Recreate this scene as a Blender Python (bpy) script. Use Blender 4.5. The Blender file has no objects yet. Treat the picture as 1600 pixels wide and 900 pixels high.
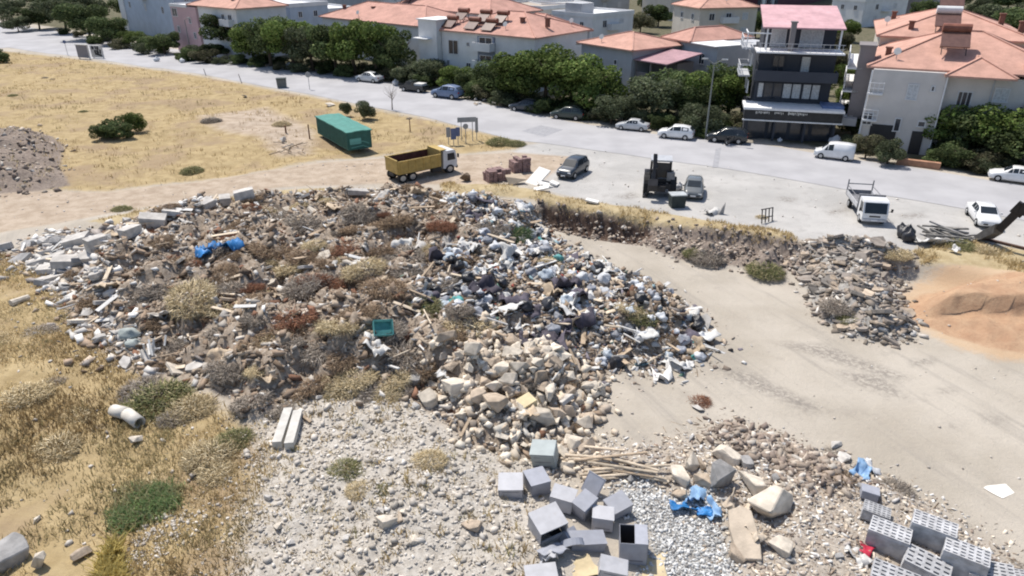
import bpy, bmesh, math, random
import numpy as np
from math import radians as rad, sin, cos, pi
from mathutils import Vector, Matrix, Euler, Quaternion

random.seed(11)
rng = np.random.default_rng(11)
SC = bpy.context.scene
COL = SC.collection

# ------------------------------------------------------------------ camera geometry
PITCH, FPX, CAMH = rad(25.9), 1100.0, 18.0
CP, SP = cos(PITCH), sin(PITCH)

def G(px, py, z=0.0):
    """world point at height z seen at photo pixel (1600x900)"""
    u, v = (px - 800) / FPX, (450 - py) / FPX
    t = (z - CAMH) / (-SP + v * CP)
    return Vector((t * u, t * (CP + v * SP), z))

def ss(a, b, x):
    t = np.clip((x - a) / (b - a), 0, 1)
    return t * t * (3 - 2 * t)

# ------------------------------------------------------------------ numpy value noise
_T = rng.random((256, 256))
def vn(x, y):
    xi, yi = np.floor(x).astype(int), np.floor(y).astype(int)
    fx, fy = x - xi, y - yi
    fx, fy = fx * fx * (3 - 2 * fx), fy * fy * (3 - 2 * fy)
    a = _T[xi & 255, yi & 255]; b = _T[(xi + 1) & 255, yi & 255]
    c = _T[xi & 255, (yi + 1) & 255]; d = _T[(xi + 1) & 255, (yi + 1) & 255]
    return (a * (1 - fx) + b * fx) * (1 - fy) + (c * (1 - fx) + d * fx) * fy
def fbm(x, y, o=4, s=0.0):
    r, a, t = 0, 1.0, 0
    for k in range(o):
        r = r + a * vn(x * 2 ** k + s + 17.3 * k, y * 2 ** k + 3.1 * s + 9.7 * k); t += a; a *= .5
    return r / t            # 0..1

def world_poly(pts, z=0.0):
    return [tuple(G(p[0], p[1], z)[:2]) for p in pts]

def sdf(P, X, Y):
    """signed distance to polygon, positive inside"""
    d = np.full(X.shape, 1e9); s = np.zeros(X.shape, bool)
    n = len(P)
    for i in range(n):
        ax, ay = P[i]; bx, by = P[(i + 1) % n]
        ex, ey = bx - ax, by - ay
        wx, wy = X - ax, Y - ay
        t = np.clip((wx * ex + wy * ey) / (ex * ex + ey * ey + 1e-9), 0, 1)
        d = np.minimum(d, (wx - t * ex) ** 2 + (wy - t * ey) ** 2)
        c = ((ay > Y) != (by > Y)) & (X < (bx - ax) * (Y - ay) / ((by - ay) if abs(by - ay) > 1e-9 else 1e-9) + ax)
        s ^= c
    return np.where(s, 1, -1) * np.sqrt(d)

# ------------------------------------------------------------------ regions (photo pixels -> ground)
R = {}
def reg(name, pts, z=0.0): R[name] = world_poly(pts, z)
reg('yard', [(845,322),(930,333),(1010,343),(1130,363),(1250,383),(1420,402),(1600,428),(2000,475),(2600,1200),(700,1200),(770,900),(620,700),(640,560),(760,430)])
reg('pile', [(95,470),(85,430),(130,405),(200,362),(300,330),(400,315),(560,308),(700,312),(790,316),(850,335),(905,375),(960,400),(1040,435),(1105,480),(1120,512),(1060,550),(965,542),(935,575),(935,620),(880,655),(830,692),(740,684),(650,628),(560,622),(480,620),(400,655),(330,610),(220,572),(140,520)])
reg('plastic', [(690,325),(820,315),(890,360),(960,395),(1040,432),(1105,478),(1120,512),(1060,545),(960,540),(860,540),(760,520),(640,490),(690,420),(760,380)], .6)
reg('spill', [(650,600),(720,570),(760,540),(850,555),(935,570),(938,625),(900,690),(945,705),(880,720),(830,695),(740,688),(690,640)], -.3)
reg('rim', [(10,400),(60,370),(150,360),(230,335),(300,318),(330,340),(260,380),(210,420),(170,470),(230,560),(260,585),(200,570),(130,520),(95,470),(60,430)], .3)
reg('sand', [(1414,478),(1440,456),(1500,445),(1640,440),(1720,490),(1680,560),(1560,542),(1490,522),(1430,498)], -.8)
reg('sandflat', [(1395,475),(1430,438),(1500,425),(1640,424),(1800,480),(1720,575),(1560,556),(1480,532),(1408,495)], -.8)
reg('asphalt', [(1240,402),(1290,388),(1350,396),(1420,410),(1400,450),(1436,515),(1390,532),(1330,520),(1280,490),(1262,450)], -.7)
reg('dirt1', [(1160,412),(1190,400),(1225,410),(1228,428),(1190,434),(1165,425)], -.9)
reg('dirt2', [(1060,392),(1110,388),(1150,405),(1120,416),(1080,408)], -.9)
reg('leftdirt', [(-120,205),(0,203),(60,205),(100,225),(95,265),(110,290),(60,300),(-120,310)])
reg('field', [(-900,60),(-60,78),(0,80),(100,90),(300,117),(480,150),(660,185),(790,216),(812,232),(720,240),(640,236),(575,243),(480,255),(380,272),(250,286),(170,298),(90,296),(40,300),(-100,305),(-900,340)])
reg('track', [(-900,340),(-100,305),(90,298),(170,299),(380,273),(480,257),(600,246),(700,243),(800,238),(900,245),(850,280),(760,290),(600,286),(430,294),(330,303),(230,322),(120,345),(0,366),(-900,420)])
reg('nearfield', [(-900,390),(-60,385),(20,405),(70,430),(110,480),(150,530),(230,585),(320,625),(400,670),(430,720),(405,790),(390,860),(400,1000),(-300,1200),(-900,900)])
reg('greenpatch', [(165,805),(205,770),(245,752),(282,758),(275,790),(230,818),(178,828)])
reg('yellowpatch', [(120,900),(150,850),(185,850),(190,920),(130,930)])
reg('trackgrass', [(140,352),(240,322),(400,300),(560,292),(700,300),(560,308),(400,313),(290,325),(190,360)])
reg('edgegrass', [(690,288),(780,292),(850,308),(930,318),(1000,328),(1080,342),(1240,368),(1245,384),(1130,366),(1010,346),(930,335),(850,324),(800,312),(690,306)])
reg('edgegrass2', [(1425,392),(1500,372),(1620,395),(1700,430),(1600,425),(1520,412),(1440,408)])
reg('stones', [(400,660),(480,625),(560,625),(650,640),(730,690),(830,700),(850,760),(830,900),(900,1100),(350,1100),(385,860),(400,760)], -.2)
reg('greygravel', [(950,770),(1000,745),(1040,775),(1110,760),(1130,830),(1150,900),(1170,1000),(940,1000),(1010,890),(1020,830)], -.8)
reg('rubble', [(1030,690),(1150,655),(1230,690),(1330,720),(1420,765),(1510,812),(1600,885),(1660,1000),(1350,1010),(1160,1000),(1130,830),(1050,760),(900,740),(870,700)], -.8)
reg('lot', [(800,232),(850,222),(1100,255),(1320,292),(1620,345),(1900,380),(1900,430),(1620,410),(1430,392),(1250,375),(1100,345),(930,315),(860,300),(830,275)])
reg('bank', [(838,322),(930,334),(1015,346),(1022,354),(1000,362),(930,354),(860,340)])
reg('rubbank', [(1010,345),(1130,363),(1260,385),(1270,405),(1180,400),(1060,385),(1015,368)])
road_far = [(-700,-12),(-300,6),(0,36),(170,63),(330,86),(400,97),(600,130),(800,172),(900,193),(1060,216),(1200,228),(1330,250),(1420,262),(1600,292),(1900,330)]
road_near = [(-700,40),(-300,55),(0,74),(100,86),(300,114),(480,147),(660,182),(740,202),(800,218),(850,224),(1100,258),(1320,296),(1480,322),(1620,348),(1900,392)]
reg('darksoil', [(1140,655),(1230,688),(1300,722),(1345,762),(1260,765),(1200,725),(1125,682)], -.8)
reg('patch', [(190,870),(215,825),(260,805),(300,800),(320,830),(270,850),(240,885),(205,890)], -.1)
reg('scrape', [(300,182),(420,166),(500,205),(495,240),(430,246),(400,218),(330,205)])
STAIN = [[(1205,530),(1290,534),(1430,588),(1400,592),(1300,562)],[(1300,574),(1380,582),(1425,622),(1350,604)],[(1466,602),(1495,606),(1492,613),(1468,609)],[(1538,647),(1572,650),(1568,659),(1542,656)],[(1478,654),(1501,660),(1498,667),(1482,663)],[(1215,307),(1246,309),(1240,317),(1218,315)],[(985,299),(1003,305),(985,313),(958,308)],[(1100,560),(1180,580),(1300,640),(1260,640),(1140,590)],[(1420,560),(1465,556),(1460,566),(1425,568)],[(1290,330),(1330,322),(1330,330),(1296,337)],[(1400,335),(1440,332),(1450,340),(1410,342)]]
STAIN = [world_poly(q, -.8 if q[0][1] > 380 else 0) for q in STAIN]
R['road'] = world_poly(road_far + road_near[::-1])

def H(X, Y):
    """ground height"""
    X = np.asarray(X, float); Y = np.asarray(Y, float)
    n1 = fbm(X * .12, Y * .12, 3, 5.0) - .5
    n2 = fbm(X * .55, Y * .55, 3, 1.0) - .5
    n3 = fbm(X * 1.7, Y * 1.7, 3, 8.0) - .5
    near = 1 - ss(95, 130, Y)
    rd = sdf(R['road'], X, Y); lt = sdf(R['lot'], X, Y); tr = sdf(R['track'], X, Y)
    flat = np.clip(np.maximum.reduce([ss(-2.5, 0, rd), ss(-2, 0, lt), .7 * ss(-1.5, .5, tr)]), 0, 1)
    beyond = ss(0, 6, (Y - 72) + .8 * (X - 26))      # the town side of the road stays level
    wild = near * (1 - flat) * (1 - beyond)
    z = wild * (.9 * n1 + .25 * n2)
    yd = sdf(R['yard'], X, Y)
    w = .6 + 5 * ss(45, 27, Y)
    low = ss(0, 1, yd / w)
    z = z * (1 - .75 * low) - .95 * low
    p = sdf(R['pile'], X, Y)
    pm = ss(-.3, 3.6, p)
    z += pm * (1.25 + .9 * (fbm(X * .16, Y * .16, 2, 3.0) - .3)) + ss(0, 1.5, p) * (1.7 * n2 + 1.0 * n3)
    s = sdf(R['sand'], X, Y)
    ax, ay = G(1455, 482, -.3)[:2]; bx, by = G(1700, 488, -.3)[:2]
    side = ((X - ax) * (by - ay) - (Y - ay) * (bx - ax)) / math.hypot(bx - ax, by - ay)
    side = -side + .9 * (fbm(X * .5, Y * .5, 3, 2.2) - .5)
    z += ss(0, 3.0, s) * .6 + ss(-.08, .3, side) * ss(.1, 2.0, s) * .95 + ss(0, 1, s) * (.35 * n2 + .3 * n3)
    bk = sdf(R['bank'], X, Y); z -= .75 * ss(-.1, 1.1, bk)
    a = sdf(R['asphalt'], X, Y); z += ss(-.2, 2.3, a) * 1.15 + ss(0, 1, a) * .8 * n3
    for k, hh in (('dirt1', .75), ('dirt2', .5)):
        z += ss(-.2, 1.2, sdf(R[k], X, Y)) * hh
    ld = sdf(R['leftdirt'], X, Y); z += ss(-.5, 3, ld) * .9 + ss(0, 1.5, ld) * (1.2 * n2 + .6 * n3)
    e = sdf(R['edgegrass'], X, Y); z += ss(-.4, .8, e) * (.28 + .3 * n2)
    rb = sdf(R['rubbank'], X, Y); z += ss(-.4, .8, rb) * (.3 + 1.0 * n3)
    ru = sdf(R['rubble'], X, Y); z += ss(-.3, 1.4, ru) * (.3 + .7 * n2 + .35 * n3)
    sp_ = sdf(R['spill'], X, Y); z += ss(-.3, 1.5, sp_) * (.25 + .4 * n3)
    st = sdf(R['stones'], X, Y); z += ss(-.5, 1, st) * .22 * n3
    return z

# fast height lookup
_gx0, _gy0, _gd = -75.0, 8.0, .25
_gX, _gY = np.meshgrid(np.arange(_gx0, 75, _gd), np.arange(_gy0, 125, _gd), indexing='ij')
_gH = H(_gX, _gY)
def hz(x, y):
    i = (np.asarray(x, float) - _gx0) / _gd; j = (np.asarray(y, float) - _gy0) / _gd
    i = np.clip(i, 0, _gH.shape[0] - 1.01); j = np.clip(j, 0, _gH.shape[1] - 1.01)
    a, b = i.astype(int), j.astype(int); u, v = i - a, j - b
    return (_gH[a, b] * (1 - u) + _gH[a + 1, b] * u) * (1 - v) + (_gH[a, b + 1] * (1 - u) + _gH[a + 1, b + 1] * u) * v
def hit(px, py):
    """ground point seen at a photo pixel, with the terrain's relief"""
    u, v = (px - 800) / FPX, (450 - py) / FPX
    dz = -SP + v * CP
    zs = np.linspace(4.0, -2.5, 700); t = (zs - CAMH) / dz
    x, y = t * u, t * (CP + v * SP)
    h = hz(x, y)
    k = np.argmax(zs <= h)
    return Vector((x[k], y[k], float(h[k])))
def ground(x, y): return float(hz(np.array([x]), np.array([y]))[0])
def ppm(p):
    """photo pixels per metre at a world point"""
    return FPX / (p[1] * CP - (p[2] - CAMH) * SP)

# ------------------------------------------------------------------ materials
def nt(m):
    m.use_nodes = True
    t = m.node_tree; t.nodes.clear()
    o = t.nodes.new('ShaderNodeOutputMaterial'); b = t.nodes.new('ShaderNodeBsdfPrincipled')
    t.links.new(b.outputs[0], o.inputs[0])
    return t, b
def mathn(t, op, a, b=None, c=None, clamp=False):
    n = t.nodes.new('ShaderNodeMath'); n.operation = op; n.use_clamp = clamp
    for i, q in enumerate((a, b, c)):
        if q is None: continue
        if isinstance(q, (int, float)): n.inputs[i].default_value = q
        else: t.links.new(q, n.inputs[i])
    return n.outputs[0]
def mixc(t, f, a, b, mode='MIX'):
    n = t.nodes.new('ShaderNodeMix'); n.data_type = 'RGBA'; n.blend_type = mode
    for s, q in ((n.inputs[0], f), (n.inputs[6], a), (n.inputs[7], b)):
        if isinstance(q, (int, float)): s.default_value = q
        elif isinstance(q, tuple): s.default_value = (*q[:3], 1)
        else: t.links.new(q, s)
    return n.outputs[2]
def noisen(t, scale, detail=4, rough=.55, vec=None, dim='3D'):
    n = t.nodes.new('ShaderNodeTexNoise'); n.inputs['Scale'].default_value = scale
    n.inputs['Detail'].default_value = detail; n.inputs['Roughness'].default_value = rough
    if vec is None:
        c = t.nodes.new('ShaderNodeTexCoord'); vec = c.outputs['Object']
    t.links.new(vec, n.inputs['Vector'])
    return n.outputs['Fac']
def stretch(t, f, lo=.3, hi=.7):
    n = t.nodes.new('ShaderNodeMapRange'); n.interpolation_type = 'SMOOTHSTEP'
    t.links.new(f, n.inputs[0]); n.inputs[1].default_value = lo; n.inputs[2].default_value = hi
    return n.outputs[0]

_MATS = {}
def M(name, col, rough=.8, var=.18, scale=2.5, bump=0.0, objvar=0.0, metal=0.0, spec=.3, dirt=None, coat=0.0):
    if name in _MATS: return _MATS[name]
    m = bpy.data.materials.new(name); t, b = nt(m)
    f = stretch(t, noisen(t, scale, 5))
    lo = tuple(c * (1 - var) for c in col); hi = tuple(min(1, c * (1 + var)) for c in col)
    c = mixc(t, f, lo, hi)
    if dirt:
        g = stretch(t, noisen(t, scale * 3.1, 6, .7), .52, .75)
        c = mixc(t, mathn(t, 'MULTIPLY', g, dirt[1]), c, dirt[0])
    if objvar:
        oi = t.nodes.new('ShaderNodeObjectInfo')
        hs = t.nodes.new('ShaderNodeHueSaturation')
        t.links.new(c, hs.inputs['Color'])
        v = mathn(t, 'MULTIPLY_ADD', oi.outputs['Random'], 2 * objvar, 1 - objvar)
        t.links.new(v, hs.inputs['Value'])
        c = hs.outputs[0]
    t.links.new(c, b.inputs['Base Color'])
    b.inputs['Roughness'].default_value = rough; b.inputs['Metallic'].default_value = metal
    b.inputs['Specular IOR Level'].default_value = spec; b.inputs['Coat Weight'].default_value = coat
    if bump:
        bp = t.nodes.new('ShaderNodeBump'); bp.inputs['Strength'].default_value = bump; bp.inputs['Distance'].default_value = .05
        t.links.new(noisen(t, scale * 6, 5, .65), bp.inputs['Height']); t.links.new(bp.outputs[0], b.inputs['Normal'])
    _MATS[name] = m
    return m
def MA(name, rough=.85, attr='Col', objvar=0.0, spec=.2, transl=0.0):
    """colour comes from the mesh's own per-piece colour attribute"""
    if name in _MATS: return _MATS[name]
    m = bpy.data.materials.new(name); t, b = nt(m)
    a = t.nodes.new('ShaderNodeAttribute'); a.attribute_name = attr
    c = a.outputs['Color']
    if objvar:
        oi = t.nodes.new('ShaderNodeObjectInfo'); hs = t.nodes.new('ShaderNodeHueSaturation')
        t.links.new(c, hs.inputs['Color'])
        t.links.new(mathn(t, 'MULTIPLY_ADD', oi.outputs['Random'], 2 * objvar, 1 - objvar), hs.inputs['Value'])
        c = hs.outputs[0]
    t.links.new(c, b.inputs['Base Color']); b.inputs['Roughness'].default_value = rough
    b.inputs['Specular IOR Level'].default_value = spec
    if transl:
        tr = t.nodes.new('ShaderNodeBsdfTranslucent'); t.links.new(c, tr.inputs[0])
        mx = t.nodes.new('ShaderNodeMixShader'); mx.inputs[0].default_value = transl
        t.links.new(b.outputs[0], mx.inputs[1]); t.links.new(tr.outputs[0], mx.inputs[2])
        t.links.new(mx.outputs[0], [n for n in t.nodes if n.type == 'OUTPUT_MATERIAL'][0].inputs[0])
    _MATS[name] = m
    return m

# ------------------------------------------------------------------ mesh building
class MB:
    def __init__(s): s.v = []; s.f = []; s.mi = []
    def add(s, vs, fs, mi=0):
        o = len(s.v); s.v += [tuple(p) for p in vs]
        for f in fs: s.f.append(tuple(i + o for i in f)); s.mi.append(mi)
        return s
    def box(s, c, d, rot=None, mi=0, taper=1.0):
        x, y, z = d[0] / 2, d[1] / 2, d[2] / 2
        vs = [Vector((sx * x * (taper if sz > 0 else 1), sy * y * (taper if sz > 0 else 1), sz * z)) for sz in (-1, 1) for sx, sy in ((-1, -1), (1, -1), (1, 1), (-1, 1))]
        if rot is not None:
            q = rot if not isinstance(rot, (int, float)) else Matrix.Rotation(rot, 3, 'Z')
            vs = [q @ p for p in vs]
        c = Vector(c)
        return s.add([p + c for p in vs], [(3, 2, 1, 0), (4, 5, 6, 7), (0, 1, 5, 4), (1, 2, 6, 5), (2, 3, 7, 6), (3, 0, 4, 7)], mi)
    def bar(s, p, q, w, h=None, mi=0):
        p, q = Vector(p), Vector(q); d = q - p
        r = d.to_track_quat('X', 'Z').to_matrix()
        return s.box((p + q) / 2, (d.length, w, h or w), r, mi)
    def cyl(s, p, q, r0, r1=None, n=10, mi=0, caps=True):
        p, q = Vector(p), Vector(q); d = q - p; r1 = r0 if r1 is None else r1
        m = d.to_track_quat('Z', 'Y').to_matrix()
        vs = []
        for base, r in ((p, r0), (q, r1)):
            for k in range(n): vs.append(base + m @ Vector((r * cos(2 * pi * k / n), r * sin(2 * pi * k / n), 0)))
        fs = [(k, (k + 1) % n, n + (k + 1) % n, n + k) for k in range(n)]
        if caps: fs += [tuple(range(n - 1, -1, -1)), tuple(range(n, 2 * n))]
        return s.add(vs, fs, mi)
    def ring(s, p, q, r_out, r_in, n=14, mi=0):
        p, q = Vector(p), Vector(q); m = (q - p).to_track_quat('Z', 'Y').to_matrix(); vs = []
        for base in (p, q):
            for r in (r_out, r_in):
                for k in range(n): vs.append(base + m @ Vector((r * cos(2 * pi * k / n), r * sin(2 * pi * k / n), 0)))
        fs = []
        for k in range(n):
            j = (k + 1) % n
            fs += [(k, j, 2 * n + j, 2 * n + k), (n + j, n + k, 3 * n + k, 3 * n + j), (j, k, n + k, n + j), (2 * n + k, 2 * n + j, 3 * n + j, 3 * n + k)]
        return s.add(vs, fs, mi)
    def prism(s, pts, a, b, axis='y', mi=0):
        """2D outline extruded from a to b along axis; outline is (x,z) for y, (x,y) for z, (y,z) for x"""
        n = len(pts)
        def P(u, w, t): return (u, t, w) if axis == 'y' else ((u, w, t) if axis == 'z' else (t, u, w))
        vs = [P(u, w, a) for u, w in pts] + [P(u, w, b) for u, w in pts]
        fs = [(k, (k + 1) % n, n + (k + 1) % n, n + k) for k in range(n)] + [tuple(range(n - 1, -1, -1)), tuple(range(n, 2 * n))]
        return s.add(vs, fs, mi)
    def loft(s, rings, mi=0, caps=True):
        n = len(rings[0]); vs = [p for r in rings for p in r]; fs = []
        for i in range(len(rings) - 1):
            for k in range(n):
                j = (k + 1) % n
                fs.append((i * n + k, i * n + j, (i + 1) * n + j, (i + 1) * n + k))
        if caps: fs += [tuple(range(n - 1, -1, -1)), tuple(range((len(rings) - 1) * n, len(rings) * n))]
        return s.add(vs, fs, mi)
    def mesh(s, name, mats, smooth=False, fix=True):
        me = bpy.data.meshes.new(name); me.from_pydata(s.v, [], s.f)
        for m in (mats if isinstance(mats, (list, tuple)) else [mats]): me.materials.append(m)
        if any(s.mi): me.polygons.foreach_set('material_index', s.mi)
        if fix:
            bm = bmesh.new(); bm.from_mesh(me); bmesh.ops.recalc_face_normals(bm, faces=bm.faces); bm.to_mesh(me); bm.free()
        if smooth: me.polygons.foreach_set('use_smooth', [True] * len(me.polygons))
        me.update()
        return me
    def build(s, name, mats, parent=None, smooth=False):
        return link(name, s.mesh(name, mats, smooth), parent)

def link(name, me, parent=None):
    o = bpy.data.objects.new(name, me); COL.objects.link(o)
    if parent is not None: o.parent = parent
    return o
def tag(o, label=None, cat=None, group=None, kind=None):
    if label: o['label'] = label
    if cat: o['category'] = cat; o['kind'] = 'thing'
    if group: o['group'] = group
    if kind: o['kind'] = kind
    return o
def thing(name, label, cat, loc=(0, 0, 0), rz=0.0, group=None, rot=None):
    o = bpy.data.objects.new(name, None); COL.objects.link(o)
    o.empty_display_size = .2
    o.location = loc; o.rotation_euler = rot if rot is not None else (0, 0, rz)
    return tag(o, label, cat, group)
def children(o): return [c for c in bpy.data.objects if c.parent == o]
def copy_tree(o, loc=None, rz=None, label=None, group=None, parent=None):
    c = o.copy(); COL.objects.link(c)
    if parent is not None: c.parent = parent
    if loc is not None: c.location = loc
    if rz is not None: c.rotation_euler = (0, 0, rz)
    if label: c['label'] = label
    if group: c['group'] = group
    for ch in list(o.children): copy_tree(ch, parent=c)
    return c
def inst(me, name, loc, rot, scale, label, cat, group=None, mat=None):
    o = link(name, me)
    o.location = loc; o.rotation_euler = rot; o.scale = scale if isinstance(scale, (tuple, list)) else (scale,) * 3
    if mat is not None:
        o.material_slots[0].link = 'OBJECT'; o.material_slots[0].material = mat
    return tag(o, label, cat, group)

def np_mesh(name, V, Fq, cols=None, mats=None, tri=False, smooth=False):
    """fast mesh from arrays; cols is one colour per face"""
    me = bpy.data.meshes.new(name); n = Fq.shape[1]
    me.vertices.add(len(V)); me.vertices.foreach_set('co', np.ascontiguousarray(V, np.float32).ravel())
    me.loops.add(Fq.size); me.loops.foreach_set('vertex_index', np.ascontiguousarray(Fq, np.int32).ravel())
    me.polygons.add(len(Fq)); me.polygons.foreach_set('loop_start', np.arange(0, Fq.size, n, dtype=np.int32))
    me.polygons.foreach_set('loop_total', np.full(len(Fq), n, np.int32))
    if smooth: me.polygons.foreach_set('use_smooth', np.ones(len(Fq), bool))
    me.update(calc_edges=True)
    if cols is not None:
        a = me.attributes.new('Col', 'FLOAT_COLOR', 'FACE')
        c = np.ones((len(Fq), 4), np.float32); c[:, :3] = cols; a.data.foreach_set('color', c.ravel())
    if mats is not None: me.materials.append(mats)
    return me

CUBE = np.array([[sx, sy, sz] for sz in (-.5, .5) for sx, sy in ((-.5, -.5), (.5, -.5), (.5, .5), (-.5, .5))])
CUBEF = np.array([(3, 2, 1, 0), (4, 5, 6, 7), (0, 1, 5, 4), (1, 2, 6, 5), (2, 3, 7, 6), (3, 0, 4, 7)])
def rotmats(n, tilt, r=rng):
    """random yaw with a tilt of up to `tilt` radians"""
    a, b, c = r.uniform(0, 2 * pi, n), r.uniform(-1, 1, n) * tilt, r.uniform(-1, 1, n) * tilt
    ca, sa, cb, sb, cc, sc = np.cos(a), np.sin(a), np.cos(b), np.sin(b), np.cos(c), np.sin(c)
    Z = np.zeros((n, 3, 3)); Y = Z.copy(); X = Z.copy()
    Z[:, 0, 0] = ca; Z[:, 0, 1] = -sa; Z[:, 1, 0] = sa; Z[:, 1, 1] = ca; Z[:, 2, 2] = 1
    Y[:, 0, 0] = cb; Y[:, 0, 2] = sb; Y[:, 2, 0] = -sb; Y[:, 2, 2] = cb; Y[:, 1, 1] = 1
    X[:, 1, 1] = cc; X[:, 1, 2] = -sc; X[:, 2, 1] = sc; X[:, 2, 2] = cc; X[:, 0, 0] = 1
    return Z @ Y @ X
def scatter_boxes(P, S, tilt, cols, jit=.22):
    n = len(P)
    V = CUBE[None] + rng.uniform(-jit, jit, (n, 8, 3)) * np.array([1, 1, .8])
    V = V * S[:, None, :]
    V = np.einsum('nij,nkj->nki', rotmats(n, tilt), V) + P[:, None, :]
    Fq = CUBEF[None] + (np.arange(n) * 8)[:, None, None]
    return V.reshape(-1, 3), Fq.reshape(-1, 4), np.repeat(cols, 6, 0)
def sample(name, n, r=rng, poly=None):
    P = poly or R[name]; xs = [p[0] for p in P]; ys = [p[1] for p in P]
    out = np.zeros((0, 2))
    while len(out) < n:
        q = np.column_stack([r.uniform(min(xs), max(xs), 4 * n), r.uniform(min(ys), max(ys), 4 * n)])
        out = np.vstack([out, q[sdf(P, q[:, 0], q[:, 1]) > 0]])
    return out[:n]
def pick(pal, n, jitter=.18, r=rng):
    """random colours from a palette [(weight,(r,g,b)), ...]"""
    w = np.array([p[0] for p in pal], float); c = np.array([p[1] for p in pal])
    k = r.choice(len(pal), n, p=w / w.sum())
    return np.clip(c[k] * r.uniform(1 - jitter, 1 + jitter, (n, 1)), 0, .95)
# ================================================================== ground
def build_ground():
    ys = [-60, -30, -10, 2]; y = 8.0
    while y < 3000:
        ys.append(y)
        y += max(.26, .0058 * y) if y < 115 else .03 * y
    ys = np.array(ys); nc = 460
    u = np.linspace(-1, 1, nc)
    Y = np.repeat(ys[:, None], nc, 1); X = u[None] * (np.maximum(Y, 8) * .95 + 16)
    X = X + np.where((Y > 8) & (Y < 115), (vn(X * 3.3, Y * 3.3) - .5) * .1, 0)
    Z = H(X, Y)
    V = np.column_stack([X.ravel(), Y.ravel(), Z.ravel()])
    i = np.arange((len(ys) - 1) * nc).reshape(len(ys) - 1, nc)[:, :-1].ravel()
    Fq = np.column_stack([i, i + 1, i + nc + 1, i + nc])
    me = np_mesh('ground', V, Fq, smooth=True)
    x, yy = V[:, 0], V[:, 1]
    def mk(*names, w=1.2):
        m = np.zeros(len(x))
        for n in names: m = np.maximum(m, ss(-w, w, sdf(R[n], x, yy)))
        return m
    beyond = ss(-2, 4, (yy - 72) + .8 * (x - 26))
    beyond = beyond * (1 - mk('road', w=1))
    sets = {
        'm1': (mk('field', 'nearfield', w=2.4), np.maximum(mk('track', w=1.4), .75 * mk('scrape', w=2.5)), mk('pile', 'rim', w=1.0), mk('stones', w=3.2)),
        'm2': (mk('sandflat', w=1.8), mk('lot', w=1.2), mk('bank', 'leftdirt', 'rubbank', 'dirt1', 'dirt2', 'darksoil', w=.7), mk('greenpatch', w=.7)),
        'm3': (beyond, mk('edgegrass', 'edgegrass2', 'trackgrass', w=.7), mk('rubble', 'spill', w=1.8), mk('asphalt', 'greygravel', w=.7)),
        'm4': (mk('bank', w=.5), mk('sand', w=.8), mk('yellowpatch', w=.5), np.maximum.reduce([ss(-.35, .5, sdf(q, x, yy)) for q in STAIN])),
    }
    for k, ch in sets.items():
        a = me.attributes.new(k, 'FLOAT_COLOR', 'POINT')
        a.data.foreach_set('color', np.column_stack(ch).astype(np.float32).ravel())
    m = bpy.data.materials.new('ground'); t, b = nt(m)
    tc = t.nodes.new('ShaderNodeTexCoord'); oc = tc.outputs['Object']
    nA = noisen(t, .16, 5, .6, oc); nB = noisen(t, .9, 6, .65, oc); nC = noisen(t, 4.5, 6, .7, oc); nD = noisen(t, 17, 4, .7, oc)
    # wheel streaks in the yard
    mp = t.nodes.new('ShaderNodeMapping'); mp.vector_type = 'TEXTURE'; mp.inputs['Rotation'].default_value = (0, 0, rad(-66)); mp.inputs['Scale'].default_value = (9, .8, 1)
    t.links.new(oc, mp.inputs[0]); nS = noisen(t, 1.0, 5, .6, mp.outputs[0])
    chan = {}
    for k in sets:
        a = t.nodes.new('ShaderNodeAttribute'); a.attribute_name = k
        s = t.nodes.new('ShaderNodeSeparateColor'); t.links.new(a.outputs['Color'], s.inputs[0])
        chan[k] = (s.outputs[0], s.outputs[1], s.outputs[2], a.outputs['Alpha'])
    def ramp(f, lo, hi, a=.3, bb=.7): return mixc(t, stretch(t, f, a, bb), lo, hi)
    def put(c, ch, col, rough=.7):
        e = mathn(t, 'MULTIPLY_ADD', mathn(t, 'SUBTRACT', mathn(t, 'MULTIPLY_ADD', nC, .45, mathn(t, 'MULTIPLY', nB, .55)), .5), rough * 1.5, ch)
        return mixc(t, stretch(t, e, .28, .72), c, col)
    c = ramp(nA, (.365, .325, .27), (.465, .42, .36))
    c = mixc(t, mathn(t, 'MULTIPLY', stretch(t, nS, .5, .72), .5), c, (.28, .255, .225))
    c = mixc(t, mathn(t, 'MULTIPLY', stretch(t, nB, .56, .7), .3), c, (.29, .26, .225))
    c = mixc(t, mathn(t, 'MULTIPLY', stretch(t, nC, .55, .8), .25), c, (.24, .21, .18))
    gr = ramp(nB, (.30, .225, .12), (.43, .335, .19))
    gr = mixc(t, mathn(t, 'MULTIPLY', stretch(t, nA, .48, .62), .7), gr, (.29, .215, .145))
    gr = mixc(t, mathn(t, 'MULTIPLY', stretch(t, nC, .5, .75), .3), gr, (.23, .17, .105))
    c = put(c, chan['m2'][1], mixc(t, mathn(t, 'MULTIPLY', stretch(t, nB, .5, .72), .5), ramp(nA, (.36, .35, .335), (.47, .455, .435)), (.30, .285, .27)))
    c = put(c, chan['m3'][0], ramp(nB, (.075, .08, .045), (.17, .145, .10)))
    c = put(c, chan['m1'][0], gr)
    c = put(c, chan['m1'][1], ramp(nB, (.33, .26, .195), (.46, .38, .30)), .4)
    c = put(c, chan['m1'][3], ramp(nC, (.36, .325, .28), (.51, .475, .425), .35, .65), .9)
    c = put(c, chan['m2'][0], ramp(nA, (.44, .31, .20), (.52, .40, .28)))
    c = put(c, chan['m4'][1], mixc(t, mathn(t, 'MULTIPLY', stretch(t, nC, .5, .7), .5), ramp(nB, (.37, .23, .145), (.46, .31, .20)), (.30, .175, .11)))
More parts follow.
